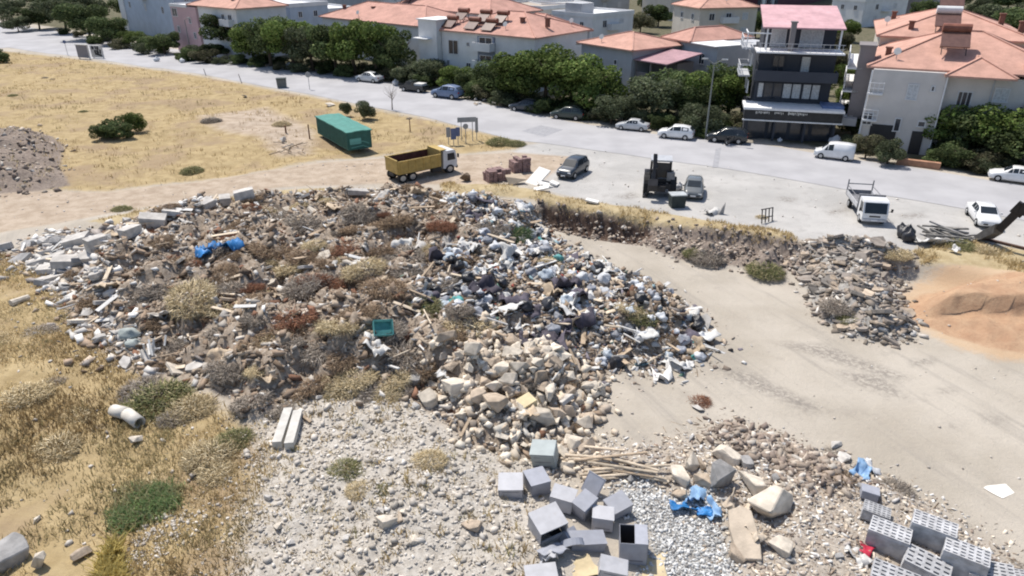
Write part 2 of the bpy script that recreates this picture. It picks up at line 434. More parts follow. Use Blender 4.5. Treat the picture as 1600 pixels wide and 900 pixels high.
    c = put(c, chan['m3'][1], ramp(nB, (.34, .265, .15), (.46, .38, .24)), 1.0)
    c = put(c, chan['m3'][2], ramp(nC, (.27, .23, .19), (.46, .41, .35)), .8)
    c = put(c, chan['m3'][3], ramp(nC, (.24, .225, .21), (.38, .365, .34)))
    c = put(c, chan['m2'][2], ramp(nC, (.17, .135, .115), (.30, .25, .21)))
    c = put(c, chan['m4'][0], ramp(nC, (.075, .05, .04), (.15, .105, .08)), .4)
    c = put(c, chan['m2'][3], ramp(nC, (.22, .22, .10), (.33, .29, .16)))
    c = put(c, chan['m1'][2], ramp(nC, (.21, .165, .125), (.42, .35, .28)), .4)
    c = mixc(t, mathn(t, 'MULTIPLY', chan['m4'][3], mathn(t, 'MULTIPLY', stretch(t, nC, .35, .6), .75)), c, (.20, .18, .16))
    t.links.new(c, b.inputs['Base Color']); b.inputs['Roughness'].default_value = .95; b.inputs['Specular IOR Level'].default_value = .1
    bp = t.nodes.new('ShaderNodeBump'); bp.inputs['Strength'].default_value = .55; bp.inputs['Distance'].default_value = .12
    t.links.new(mathn(t, 'MULTIPLY_ADD', nD, .5, nC), bp.inputs['Height']); t.links.new(bp.outputs[0], b.inputs['Normal'])
    me.materials.append(m)
    tag(link('ground', me), kind='structure')

def resample(pts, n):
    P = [G(*p) for p in pts]; d = [0]
    for a, b in zip(P, P[1:]): d.append(d[-1] + (b - a).length)
    out = []
    for s in np.linspace(0, d[-1], n):
        k = min(max(np.searchsorted(d, s) - 1, 0), len(P) - 2)
        out.append(P[k].lerp(P[k + 1], (s - d[k]) / (d[k + 1] - d[k])))
    return out
def build_road():
    a, b = resample(road_far, 160), resample(road_near, 160)
    V = []; m = 12
    for i, (p, q) in enumerate(zip(a, b)):
        e = .5 * (fbm(np.array([i * .31]), np.array([3.3]), 3)[0] - .5); e2 = .7 * (fbm(np.array([i * .27]), np.array([9.3]), 3)[0] - .5)
        p2 = p.lerp(q, -.03 + e * .1); q2 = p.lerp(q, 1 + e2 * .12)
        for k in range(m): V.append(tuple(p2.lerp(q2, k / (m - 1)))[:2] + (.022,))
    i = np.arange(159 * m).reshape(159, m)[:, :-1].ravel()
    Fq = np.column_stack([i, i + 1, i + m + 1, i + m])
    mat = bpy.data.materials.new('worn_asphalt'); t, bs = nt(mat)
    c = mixc(t, stretch(t, noisen(t, .25, 5)), (.34, .335, .345), (.41, .405, .415))
    c = mixc(t, mathn(t, 'MULTIPLY', stretch(t, noisen(t, 5, 6, .7), .5, .8), .25), c, (.33, .32, .31))
    t.links.new(c, bs.inputs['Base Color']); bs.inputs['Roughness'].default_value = .9; bs.inputs['Specular IOR Level'].default_value = .15
    me = np_mesh('road', np.array(V), Fq, mats=mat)
    bm = bmesh.new(); bm.from_mesh(me); bmesh.ops.recalc_face_normals(bm, faces=bm.faces)
    if bm.faces[:][0].normal.z < 0: bmesh.ops.reverse_faces(bm, faces=bm.faces)
    bm.to_mesh(me); bm.free()
    tag(link('road', me), kind='structure')
    patch = M('road_patch', (.30, .30, .315), .9, .1)
    for pts in ([(815, 205), (845, 196), (880, 203), (850, 214)], [(1118, 233), (1127, 231), (1122, 262), (1113, 262)]):
        mb = MB(); P = [G(*p) for p in pts]
        mb.add([(p.x, p.y, .0265) for p in P] + [(p.x, p.y, .021) for p in P], [(0, 1, 2, 3), (7, 6, 5, 4)] + [(k, (k + 1) % 4, 4 + (k + 1) % 4, 4 + k) for k in range(4)])
        tag(mb.build('road_patch', patch), kind='structure')

# ================================================================== light and camera
def build_light():
    el, az = rad(62), rad(-38)          # sun behind the town, a little to the left
    w = bpy.data.worlds.new('World'); SC.world = w; w.use_nodes = True
    t = w.node_tree; t.nodes.clear()
    o = t.nodes.new('ShaderNodeOutputWorld'); b = t.nodes.new('ShaderNodeBackground'); s = t.nodes.new('ShaderNodeTexSky')
    s.sky_type = 'NISHITA'; s.sun_disc = False; s.sun_elevation = el; s.sun_rotation = az
    s.air_density = 1.0; s.dust_density = 1.5; s.ozone_density = 1.2
    b.inputs['Strength'].default_value = .13
    t.links.new(s.outputs[0], b.inputs[0]); t.links.new(b.outputs[0], o.inputs[0])
    l = bpy.data.lights.new('sun', 'SUN'); l.energy = 4.6; l.angle = rad(.53); l.color = (1, .945, .86)
    lo = bpy.data.objects.new('sun', l); COL.objects.link(lo)
    d = Vector((sin(az) * cos(el), cos(az) * cos(el), sin(el)))     # towards the sun
    lo.rotation_euler = d.to_track_quat('Z', 'Y').to_euler(); lo.location = (-40, 120, 150)
    c = bpy.data.cameras.new('camera'); co = bpy.data.objects.new('camera', c); COL.objects.link(co)
    co.location = (0, 0, CAMH); co.rotation_euler = (pi / 2 - PITCH, 0, 0)
    c.sensor_width = 36; c.lens = 36 * FPX / 1600; c.clip_end = 6000
    SC.camera = co
    SC.view_settings.view_transform = 'Standard'; SC.view_settings.look = 'None'; SC.view_settings.gamma = 1
    SC.view_settings.exposure = .2
    SC.render.engine = 'CYCLES'; SC.cycles.use_denoising = True
    SC.cycles.max_bounces = 5; SC.cycles.diffuse_bounces = 3; SC.cycles.transparent_max_bounces = 6
    SC.cycles.pixel_filter_type = 'BLACKMAN_HARRIS'; SC.cycles.filter_width = 2.0

build_ground(); build_road(); build_light()
# ================================================================== materials for the dump
mCONC = M('pale_concrete', (.45, .425, .395), .9, .2, 2, .4, .16)
mCREAM = M('cream_stone', (.54, .48, .40), .9, .2, 3, .5, .18)
mTAN = M('tan_stone', (.42, .34, .26), .9, .22, 3, .5, .2)
mGREYST = M('grey_concrete', (.33, .32, .31), .9, .22, 3, .5, .2)
mTAUPE = M('taupe_rubble', (.27, .235, .205), .9, .22, 3, .5, .2)
mDARKST = M('dark_asphalt_chunk', (.21, .19, .17), .9, .25, 3, .5, .25)
mWOOD = M('weathered_wood', (.40, .31, .22), .85, .25, 4, .2, .2)
mWOODP = M('pale_wood', (.55, .46, .35), .85, .2, 4, .2, .15)
mBAGK = M('black_bag', (.022, .022, .026), .38, .3, 4, .3, .3, spec=.5)
mBAGW = M('white_bag', (.56, .57, .59), .5, .1, 4, .3, .12)
mBAGB = M('pale_blue_bag', (.38, .43, .48), .45, .2, 4, .3, .2)
mBAGG = M('grey_bag', (.27, .28, .31), .5, .2, 4, .3, .25)
mBAGT = M('teal_plastic', (.10, .30, .29), .45, .2, 4, .2, .2)
mBLUE = M('blue_plastic', (.03, .17, .42), .5, .3, 3, .2, .15)
mSHEET = M('white_sheet', (.58, .57, .55), .7, .12, 3, .2, .12)
mCARD = M('cardboard', (.45, .36, .26), .85, .2, 3, .1, .15)
mMAROON = M('maroon_scrap', (.20, .06, .05), .7, .3, 3, .1, .2)
mCLOTH = M('dark_cloth', (.09, .08, .10), .9, .3, 3, .3, .3)
mLEAFMIX = MA('piece_colours', .9, objvar=.12)

# ------------------------------------------------------------------ prototype meshes
def chunk_mesh(name, seed, d, n=16):
    r = random.Random(seed); bm = bmesh.new()
    for k in range(n):
        v = Vector((r.uniform(-1, 1), r.uniform(-1, 1), r.uniform(-1, 1)))
        m = max(abs(c) for c in v); v = v / m * r.uniform(.78, 1)
        bm.verts.new((v.x * d[0] / 2, v.y * d[1] / 2, v.z * d[2] / 2))
    h = bmesh.ops.convex_hull(bm, input=bm.verts)
    bmesh.ops.delete(bm, geom=[g for g in h['geom_interior'] if isinstance(g, bmesh.types.BMVert)], context='VERTS')
    bmesh.ops.bevel(bm, geom=list(bm.edges), offset=.03 * min(d), segments=1, affect='EDGES')
    me = bpy.data.meshes.new(name); bm.to_mesh(me); bm.free(); me.materials.append(mCREAM)
    return me
CHUNK = [chunk_mesh('stone', k, (1, .7 + .1 * (k % 3), .55 + .08 * (k % 4)), 9 + k % 4) for k in range(8)]
BOULDERS = [chunk_mesh('boulder', 20 + k, (1, .85, .75), 14 + k % 3) for k in range(8)]
SLAB = []
for k in range(6):
    r = random.Random(40 + k); n = r.choice([4, 5, 5, 6]); pts = []
    for i in range(n):
        a = 2 * pi * (i + r.uniform(-.25, .25)) / n; q = r.uniform(.45, .62); pts.append((q * cos(a) * 1.15, q * sin(a) * .8))
    mb = MB().prism(pts, -.09, .09, 'z'); me = mb.mesh('slab', mCONC)
    bm = bmesh.new(); bm.from_mesh(me); bmesh.ops.bevel(bm, geom=list(bm.edges), offset=.015, segments=1, affect='EDGES'); bm.to_mesh(me); bm.free()
    SLAB.append(me)
def bag_mesh(seed):
    r = np.random.default_rng(seed); bm = bmesh.new(); bmesh.ops.create_icosphere(bm, subdivisions=3, radius=.5)
    o = r.uniform(0, 50, 3)
    for v in bm.verts:
        p = v.co.copy(); n = fbm(np.array([p.x * 3 + o[0] + p.z * 2]), np.array([p.y * 3 + o[1] - p.z]), 3)[0] - .5
        q = p * (1 + .75 * n)
        if p.z > .3: q.x *= .55; q.y *= .55; q.z += (p.z - .3) * .7
        q.z *= .72
        v.co = q
    me = bpy.data.meshes.new('bag'); bm.to_mesh(me); bm.free(); me.materials.append(mBAGK)
    me.polygons.foreach_set('use_smooth', [True] * len(me.polygons)); return me
BAG = [bag_mesh(60 + k) for k in range(5)]
def sheet_mesh(seed, crump):
    r = np.random.default_rng(seed); n = 9; g = np.linspace(-.5, .5, n); X, Y = np.meshgrid(g, g)
    o = r.uniform(0, 60, 2); Z = crump * (fbm(X * 3.2 + o[0], Y * 3.2 + o[1], 3) - .5)
    X2 = X + .25 * (fbm(X * 2 + o[1], Y * 2, 2) - .5); Y2 = .75 * Y + .25 * (fbm(X * 2 + 7, Y * 2 + o[0], 2) - .5)
    top = np.column_stack([X2.ravel(), Y2.ravel(), Z.ravel() + .012]); bot = top - [0, 0, .03]
    V = np.vstack([top, bot]); i = np.arange((n - 1) * n).reshape(n - 1, n)[:, :-1].ravel(); m = n * n
    F1 = np.column_stack([i, i + 1, i + n + 1, i + n]); F2 = F1[:, ::-1] + m
    ring = list(range(n)) + [k * n + n - 1 for k in range(1, n)] + [(n - 1) * n + k for k in range(n - 2, -1, -1)] + [k * n for k in range(n - 2, 0, -1)]
    F3 = np.array([(ring[k], ring[k - 1], ring[k - 1] + m, ring[k] + m) for k in range(len(ring))])
    return np_mesh('sheet', V, np.vstack([F1, F2, F3]), mats=mSHEET)
SHEET = [sheet_mesh(80 + k, .5 + .35 * (k % 3)) for k in range(5)]
def twig_mesh(name, seed, n, pal, long=.75, thick=.03, flat=.75, arch=.5, spread=.8):
    """a heap of cut branches: tapered three-sided twigs, unit radius"""
    r = np.random.default_rng(seed)
    a = r.uniform(0, 2 * pi, n); q = np.sqrt(r.uniform(0, 1, n)) * spread; P = np.column_stack([q * np.cos(a), q * np.sin(a), r.uniform(-.05, .55, n) * flat * (1 - q ** 2)])
    D = np.column_stack([np.cos(a) * .7, np.sin(a) * .7, r.uniform(-.1, .9, n) * flat]) + r.normal(0, .55, (n, 3)); D /= np.linalg.norm(D, axis=1)[:, None]
    L = long * r.uniform(.35, 1, n)[:, None]; th = thick * r.uniform(.5, 1.4, n)[:, None]
    side = np.cross(D, r.normal(0, 1, (n, 3))); side /= np.linalg.norm(side, axis=1)[:, None] + 1e-9; up = np.cross(D, side)
    mid = P + D * L * .5; tip = P + D * L + np.array([0, 0, -1]) * arch * L * r.uniform(.2, 1, n)[:, None] + r.normal(0, .05, (n, 3))
    rings = []
    for c, k in ((P, 1.0), (mid, .8)):
        for j in range(3): rings.append(c + th * k * (np.cos(2.1 * j) * side + np.sin(2.1 * j) * up))
    V = np.stack(rings + [tip], 1).reshape(-1, 3)
    F = np.array([(0, 1, 4), (0, 4, 3), (1, 2, 5), (1, 5, 4), (2, 0, 3), (2, 3, 5), (3, 4, 6), (4, 5, 6), (5, 3, 6)])
    Fq = (F[None] + (np.arange(n) * 7)[:, None, None]).reshape(-1, 3)
    return np_mesh(name, V, Fq, np.repeat(pick(pal, n, .3, r), 9, 0), mLEAFMIX)
PALB = {
    'brown': [(4, (0.282, 0.198, 0.128)), (3, (0.192, 0.141, 0.102)), (2, (0.422, 0.320, 0.218))],
    'grey': [(4, (0.320, 0.275, 0.230)), (3, (0.218, 0.186, 0.160)), (2, (0.486, 0.429, 0.358))],
    'straw': [(4, (0.576, 0.474, 0.294)), (3, (0.422, 0.333, 0.198)), (2, (0.717, 0.614, 0.422))],
    'rust': [(4, (0.269, 0.128, 0.077)), (3, (0.192, 0.096, 0.064)), (1, (0.384, 0.218, 0.128))],
    'olive': [(4, (0.205, 0.205, 0.090)), (2, (0.307, 0.282, 0.154)), (2, (0.128, 0.147, 0.064)), (1, (0.461, 0.384, 0.230))],
    'green': [(4, (0.070, 0.122, 0.058)), (3, (0.115, 0.166, 0.077)), (1, (0.256, 0.256, 0.128))],
}
BRUSH = {k: [twig_mesh('brush_heap', 100 + 10 * i + j, 1300, p, (.36, .5)[j % 2], .0125, .75, (.35, .7)[j % 2]) for j in range(2)] for i, (k, p) in enumerate(PALB.items())}
LEAFY = {k: twig_mesh('scrub', 200 + i, 1700, PALB[k], .34, .014, .9, .2, .85) for i, k in enumerate(('olive', 'green', 'straw', 'grey'))}

U = rng.uniform
def W(px, py, dz=0.0):
    p = hit(px, py); p.z += dz; return p

# ------------------------------------------------------------------ loose litter nobody could count
FEATHER = {'stones': 1.5, 'rubble': .6, 'nearfield': 1.2, 'pile': .4, 'spill': .6, 'rim': .7, 'plastic': .7, 'rubbank': .5, 'asphalt': .4, 'leftdirt': .8, 'darksoil': .5}
def litter(name, parts, label=None):
    Vs, Fs, Cs, o = [], [], [], 0
    for (where, n, smin, smax, flat, tilt, pal, long) in parts:
        P = sample(where, n); P = P + rng.normal(0, FEATHER.get(where, .2), P.shape); z = hz(P[:, 0], P[:, 1])
        s = smin + (smax - smin) * rng.random(n) ** 2.6
        S = np.column_stack([s * U(.8, 1 + long, n), s * U(.5, .9, n) * (1 - .25 * min(long, 2) / 2), s * U(flat, flat * 2.2, n)])
        V, F, C = scatter_boxes(np.column_stack([P, z + S[:, 2] * .25]), S, tilt, pick(pal, n, .25))
        Vs.append(V); Fs.append(F + o); Cs.append(C); o += len(V)
    tag(link(name, np_mesh(name, np.vstack(Vs), np.vstack(Fs), np.vstack(Cs), mLEAFMIX)), label, kind='stuff')
P_BROWN = [(6, (.30, .225, .165)), (5, (.41, .335, .26)), (2.4, (.17, .125, .09)), (3, (.54, .49, .43)), (1.5, (.62, .60, .57)), (1, (.24, .13, .085))]
P_PLAST = [(6, (.64, .63, .61)), (4, (.42, .44, .47)), (2.5, (.06, .055, .06)), (5, (.42, .36, .30)), (3, (.24, .195, .16)), (.6, (.25, .36, .40)), (.4, (.14, .24, .20)), (2, (.22, .20, .23)), (.4, (.35, .10, .08))]
P_CREAM = [(5, (.56, .49, .40)), (3, (.45, .38, .30)), (2, (.64, .59, .51)), (2, (.33, .28, .23))]
P_RIM = [(5, (.56, .54, .51)), (4, (.40, .38, .36)), (2, (.28, .25, .23)), (2, (.64, .62, .59))]
P_ASPH = [(5, (.28, .235, .195)), (3, (.20, .17, .14)), (2, (.38, .35, .315)), (1, (.52, .49, .45))]
P_EARTH = [(5, (.27, .22, .18)), (4, (.20, .16, .135)), (3, (.35, .30, .25)), (1, (.48, .44, .39))]
P_GRAV = [(5, (.50, .50, .49)), (3, (.36, .36, .355)), (3, (.62, .62, .61)), (1, (.25, .24, .23))]
P_STONE = [(5, (.48, .44, .39)), (4, (.40, .365, .32)), (3, (.56, .525, .48)), (1, (.30, .27, .24))]
litter('rubbish_litter', [
    ('pile', 15000, .04, .42, .25, .7, P_BROWN, .8), ('pile', 9000, .02, .05, .8, 1.0, P_BROWN, 16),
    ('pile', 1500, .05, .4, .2, .8, P_RIM, .7), ('plastic', 6500, .05, .36, .2, .8, P_PLAST, .6), ('plastic', 3000, .02, .05, .8, .9, P_BROWN, 14), ('plastic', 900, .03, .07, .8, .6, P_PLAST, 10)])
litter('stone_rubble', [
    ('spill', 1600, .06, .4, .5, .6, P_CREAM, .3), ('rim', 1200, .08, .5, .35, .6, P_RIM, .6), ('rim', 1100, .06, .4, .35, .6, P_BROWN, .6), ('rim', 500, .04, .07, .8, .6, P_RIM, 12),
    ('asphalt', 2600, .06, .45, .22, .5, P_ASPH, .5), ('darksoil', 1500, .03, .3, .4, .7, P_EARTH, .8), ('bank', 500, .05, .3, .5, .6, P_EARTH, .4), ('rubbank', 1300, .04, .26, .4, .6, P_EARTH, .4), ('leftdirt', 1000, .06, .4, .4, .6, P_EARTH, .5),
    ('rubble', 2400, .02, .2, .25, .7, P_CREAM, .6), ('rubble', 3500, .015, .12, .3, .7, P_EARTH, .8), ('rubble', 4500, .015, .15, .3, .7, P_RIM, .8), ('rubble', 3200, .012, .035, .8, .5, P_BROWN, 14), ('patch', 420, .03, .13, .4, .5, P_STONE, .4)])
litter('stone_gravel', [('stones', 11000, .012, .13, .35, .5, P_STONE, .4), ('stones', 900, .08, .26, .4, .5, P_STONE, .3), ('greygravel', 7500, .03, .12, .45, .7, P_GRAV, .5), ('nearfield', 1300, .02, .16, .5, .5, P_STONE, .4),
    ('lot', 260, .02, .14, .5, .5, P_STONE, .4), ('yard', 700, .02, .1, .5, .5, P_STONE, .3), ('track', 500, .03, .14, .5, .5, P_STONE, .3)])

# ------------------------------------------------------------------ dry grass
def grass(name, parts, label):
    Vs, Fs, Cs, o = [], [], [], 0
    for (where, n, hmin, hmax, blades, rad_, pal) in parts:
        P = sample(where, n)
        d = fbm(P[:, 0] * .35, P[:, 1] * .35, 3, 4.0); P = P[d > U(.31, .57, n)]; n = len(P)
        h = np.repeat(U(hmin, hmax, n) * (.6 + .8 * fbm(P[:, 0] * .25, P[:, 1] * .25, 2, 9.0)), blades)
        g = ss(.45, .62, fbm(P[:, 0] * .11, P[:, 1] * .11, 3, 21.0))[:, None]; g2 = ss(.52, .66, fbm(P[:, 0] * .2, P[:, 1] * .2, 3, 33.0))[:, None]
        pc = pick(pal, n, .15)
        if 'field' in where: pc = pc * (1 - .35 * g) * (1 - g * np.array([0, .06, .12])) ; pc = pc * (1 - .5 * g2) + .5 * g2 * np.array([.33, .30, .17])
        col = np.repeat(pc, blades, 0) * U(.8, 1.2, (n * blades, 1))
        B = np.repeat(P, blades, 0) + rng.normal(0, rad_, (n * blades, 2)); z = hz(B[:, 0], B[:, 1])
        a = U(0, 2 * pi, len(B)); lean = U(.2, 1.1, len(B)) * h; w = h * U(.06, .11, len(B))
        da = a + U(-1.2, 1.2, len(B)) + pi / 2
        base = np.column_stack([B, z - .03]); sx = np.column_stack([np.cos(da) * w, np.sin(da) * w, 0 * w])
        mid = base + np.column_stack([np.cos(a) * lean * .35, np.sin(a) * lean * .35, h * .6]); tip = base + np.column_stack([np.cos(a) * lean, np.sin(a) * lean, h])
        V = np.stack([base - sx, base + sx, mid + sx * .7, mid - sx * .7, tip], 1).reshape(-1, 3)
        F = (np.array([(0, 1, 2), (0, 2, 3), (3, 2, 4)])[None] + (np.arange(len(B)) * 5)[:, None, None]).reshape(-1, 3)
        Vs.append(V); Fs.append(F + o); Cs.append(np.repeat(col, 3, 0)); o += len(V)
    m = MA('dry_grass', .9, transl=.55)
    tag(link(name, np_mesh(name, np.vstack(Vs), np.vstack(Fs), np.vstack(Cs), m)), label, kind='stuff')
P_GR = [(5, (.50, .39, .21)), (4, (.43, .33, .175)), (2, (.57, .465, .28)), (1, (.34, .26, .15))]
P_GRN = [(5, (.52, .41, .225)), (4, (.45, .345, .19)), (2, (.59, .49, .29)), (1, (.34, .275, .17)), (1, (.31, .29, .16))]
P_GREEN = [(4, (.22, .31, .13)), (3, (.28, .35, .17)), (3, (.44, .40, .23))]
grass('dry_grass', [('field', 22000, .12, .36, 4, .2, P_GR), ('nearfield', 40000, .07, .27, 6, .18, P_GRN), ('edgegrass', 1500, .08, .3, 6, .12, P_GR),
                    ('edgegrass2', 900, .1, .4, 5, .12, P_GR), ('trackgrass', 1200, .1, .35, 5, .12, P_GR), ('stones', 900, .08, .3, 7, .1, P_GRN), ('yellowpatch', 250, .3, .6, 8, .1, [(1, (.55, .45, .17))])],
      'sun bleached dry grass')
grass('green_weeds', [('greenpatch', 560, .08, .34, 8, .16, P_GREEN)], 'low green weeds growing in the dry grass')

# ------------------------------------------------------------------ countable pieces of the heap
def scatter(where, n, kind, protos, mat, label, cat, group, smin, smax, tilt, dz=.25, zs=(1, 1), flip=False):
    P = sample(where, n) if isinstance(where, str) else np.array(where)
    for i, (x, y) in enumerate(P):
        s = U(smin, smax) if not isinstance(smin, str) else 1
        z = ground(x, y)
        inst(random.choice(protos), kind, (x, y, z + dz * s * zs[0]), (U(-tilt, tilt), U(-tilt, tilt), U(0, 2 * pi)), (s, s * U(.85, 1.15), s * U(*zs)), label, cat, group,
             random.choice(mat) if isinstance(mat, list) else mat)
# --- stones that spilled down the near slope of the heap
scatter('spill', 150, 'stone', CHUNK, [mCREAM, mCREAM, mTAN], 'cream building stone tumbled down the near foot of the heap', 'stone', 'stones spilled at the foot of the heap', .35, 1.0, .5, .2)
scatter('stones', 34, 'stone', CHUNK, [mCREAM, mCONC], 'small pale stone lying loose on the white gravel', 'stone', 'loose stones on the white gravel', .2, .5, .4, .15)
scatter('rubble', 42, 'stone', CHUNK, [mCREAM, mTAN, mGREYST], 'pale broken stone among the rubble beside the grey cabinets', 'stone', 'stones in the front rubble strip', .16, .5, .5, .2)
scatter('asphalt', 120, 'asphalt_slab', SLAB, [mTAUPE, mDARKST, mTAUPE, mTAUPE, mTAN], 'broken grey asphalt slab piled in the heap by the orange sand', 'asphalt slab', 'broken slabs heaped beside the sand', .4, 1.0, .5, .12, (.7, 1.3))
scatter('rim', 46, 'concrete_slab', SLAB, [mCONC, mCONC, mGREYST], 'pale broken concrete slab on the left rim of the heap', 'concrete slab', 'concrete slabs along the rim', .5, 1.2, .5, .12, (.8, 1.8))
scatter('rim', 30, 'concrete_chunk', CHUNK, [mCONC, mGREYST], 'blocky grey concrete chunk on the left rim of the heap', 'concrete chunk', 'concrete chunks along the rim', .35, .9, .5, .22)
scatter('pile', 66, 'concrete_slab', SLAB, [mCONC, mCREAM, mTAN], 'pale rubble slab lying among dry brush on the heap', 'concrete slab', 'slabs among the brush', .45, 1.2, .6, .14)
scatter('rubbank', 34, 'concrete_chunk', CHUNK, [mTAN, mTAUPE, mTAUPE], 'brownish rubble chunk on the bank below the parking lot', 'concrete chunk', 'chunks on the earth bank', .2, .6, .5, .2)
scatter('leftdirt', 18, 'concrete_chunk', CHUNK, [mGREYST, mTAUPE, mTAUPE], 'grey rubble chunk on the dark dirt mound by the track', 'concrete chunk', 'chunks on the dirt mound', .25, .6, .5, .2)
# --- bags, sheets, boards
for mt, n, w in ((mBAGK, 70, 'black'), (mBAGW, 66, 'white'), (mBAGB, 34, 'pale blue'), (mBAGG, 60, 'grey'), (mBAGT, 9, 'dark teal')):
    scatter('plastic', n, 'rubbish_bag', BAG, mt, w + ' plastic rubbish bag on the right side of the heap', 'rubbish bag', w + ' rubbish bags', .3, .85, .5, .2)
scatter('plastic', 70, 'plastic_sheet', SHEET, mSHEET, 'crumpled white plastic sheet on the right side of the heap', 'plastic sheet', 'white plastic sheets', .5, 1.4, .45, .18)
scatter('plastic', 24, 'cloth_rag', SHEET, mCLOTH, 'dark crumpled cloth among the rubbish bags', 'cloth', 'dark cloths among the bags', .7, 1.7, .45, .18)
scatter('pile', 36, 'plastic_sheet', SHEET, [mSHEET, mCONC], 'torn white sheet caught in the brown brush of the heap', 'plastic sheet', 'torn sheets in the brush', .5, 1.3, .5, .2)
scatter('pile', 26, 'cardboard_sheet', SHEET, mCARD, 'flattened brown cardboard lying on the heap', 'cardboard', 'cardboard sheets on the heap', .6, 1.4, .4, .2)
PLANK = [MB().box((0, 0, 0), (1.0, .11, .05)).mesh('plank', mWOOD), MB().box((0, 0, 0), (1.0, .2, .035)).mesh('plank', mWOOD), MB().cyl((-.5, 0, 0), (.5, 0, 0), .04, .03, 7).mesh('plank', mWOOD)]
for where, n, mt, lab, gr in (('pile', 90, [mWOOD, mWOODP, mSHEET], 'weathered plank sticking out of the brush on the heap', 'planks on the heap'),
                             ('rim', 30, [mWOODP, mSHEET], 'whitish plank on the left rim of the heap', 'planks on the left rim'),
                             ('plastic', 40, [mSHEET, mWOODP, mWOOD], 'pale board among the rubbish bags', 'boards among the bags')):
    for x, y in sample(where, n):
        s = U(.8, 2.3)
        inst(random.choice(PLANK), 'plank', (x, y, ground(x, y) + .22), (U(-.3, .3), U(-.35, .35), U(0, 2 * pi)), (s, 1.2, 1.2), lab, 'plank', gr, random.choice(mt))
# --- heaps of cut brush; (px, py, radius m, colour)
BR = [(300, 468, 2.3, 'straw'), (262, 452, 1.6, 'grey'), (345, 480, 1.5, 'straw'), (440, 520, 2.0, 'brown'), (455, 498, 1.6, 'rust'), (410, 535, 1.3, 'straw'), (545, 385, 1.7, 'rust'), (560, 360, 1.6, 'brown'),
      (635, 560, 1.7, 'grey'), (660, 575, 1.3, 'brown'), (560, 592, 1.3, 'straw'), (492, 602, 1.4, 'brown'), (735, 512, 1.8, 'straw'), (700, 525, 1.4, 'brown'), (425, 392, 1.8, 'brown'), (385, 450, 1.3, 'rust'),
      (520, 440, 1.8, 'grey'), (600, 450, 1.7, 'brown'), (470, 450, 1.7, 'grey'), (360, 580, 1.1, 'grey'), (870, 432, 1.2, 'green'), (862, 412, 1.2, 'straw'), (1008, 492, 1.7, 'olive'), (985, 482, 1.1, 'straw'), (1045, 525, 1.2, 'brown'),
      (1050, 545, .8, 'grey'), (800, 372, 1.8, 'green'), (770, 355, 1.4, 'grey'), (395, 622, 1.3, 'grey'), (430, 640, .9, 'grey'), (330, 395, 1.7, 'grey'), (290, 410, 1.5, 'brown'), (480, 350, 2.0, 'grey'), (430, 340, 1.8, 'grey'),
      (560, 335, 1.9, 'grey'), (620, 345, 1.7, 'brown'), (640, 400, 1.6, 'grey'), (600, 395, 1.5, 'brown'), (500, 400, 1.6, 'brown'), (450, 420, 1.6, 'straw'), (560, 490, 1.7, 'brown'), (530, 510, 1.5, 'straw'), (600, 520, 1.4, 'grey'),
      (500, 545, 1.4, 'grey'), (340, 525, 1.4, 'grey'), (250, 500, 1.2, 'brown'), (220, 470, 1.1, 'grey'), (660, 480, 1.4, 'olive'), (690, 445, 1.4, 'grey'), (730, 400, 1.3, 'brown'), (700, 360, 1.4, 'grey'), (850, 640, 1.0, 'grey'),
      (890, 660, .9, 'brown'), (835, 590, .9, 'grey'), (880, 600, .8, 'brown'), (375, 350, 1.4, 'brown'), (410, 470, 1.4, 'brown'), (350, 430, 1.5, 'brown'), (570, 420, 1.5, 'straw'), (485, 480, 1.4, 'brown'), (630, 610, .9, 'grey'), (540, 555, 1.2, 'brown')]
CW = {'straw': 'straw coloured', 'grey': 'grey', 'brown': 'brown', 'rust': 'reddish brown', 'olive': 'olive', 'green': 'dark green'}
for k, (px, py, r_, c) in enumerate(BR):
    p = hit(px, py)
    inst(BRUSH[c][k % 2], 'brush_heap', (p.x, p.y, p.z - .15), (U(-.3, .3), U(-.3, .3), U(0, 6.28)), (r_ * U(.75, 1.1), r_ * U(.6, .85), r_ * U(.5, .75)), CW[c] + ' heap of dry cut brush on the rubbish mound', 'brush heap', CW[c] + ' brush heaps')
for k, (x, y) in enumerate(sample('pile', 170)):
    c = random.choice(['brown', 'grey', 'rust', 'straw', 'brown', 'brown', 'grey']); r_ = U(.45, 1.1)
    if sdf(R['plastic'], np.array([x]), np.array([y]))[0] > 0: continue
    inst(BRUSH[c][k % 2], 'brush_heap', (x, y, ground(x, y) - .1), (U(-.25, .25), U(-.25, .25), U(0, 6.28)), (r_, r_, r_ * .8), CW[c] + ' heap of dry cut brush on the rubbish mound', 'brush heap', CW[c] + ' brush heaps')

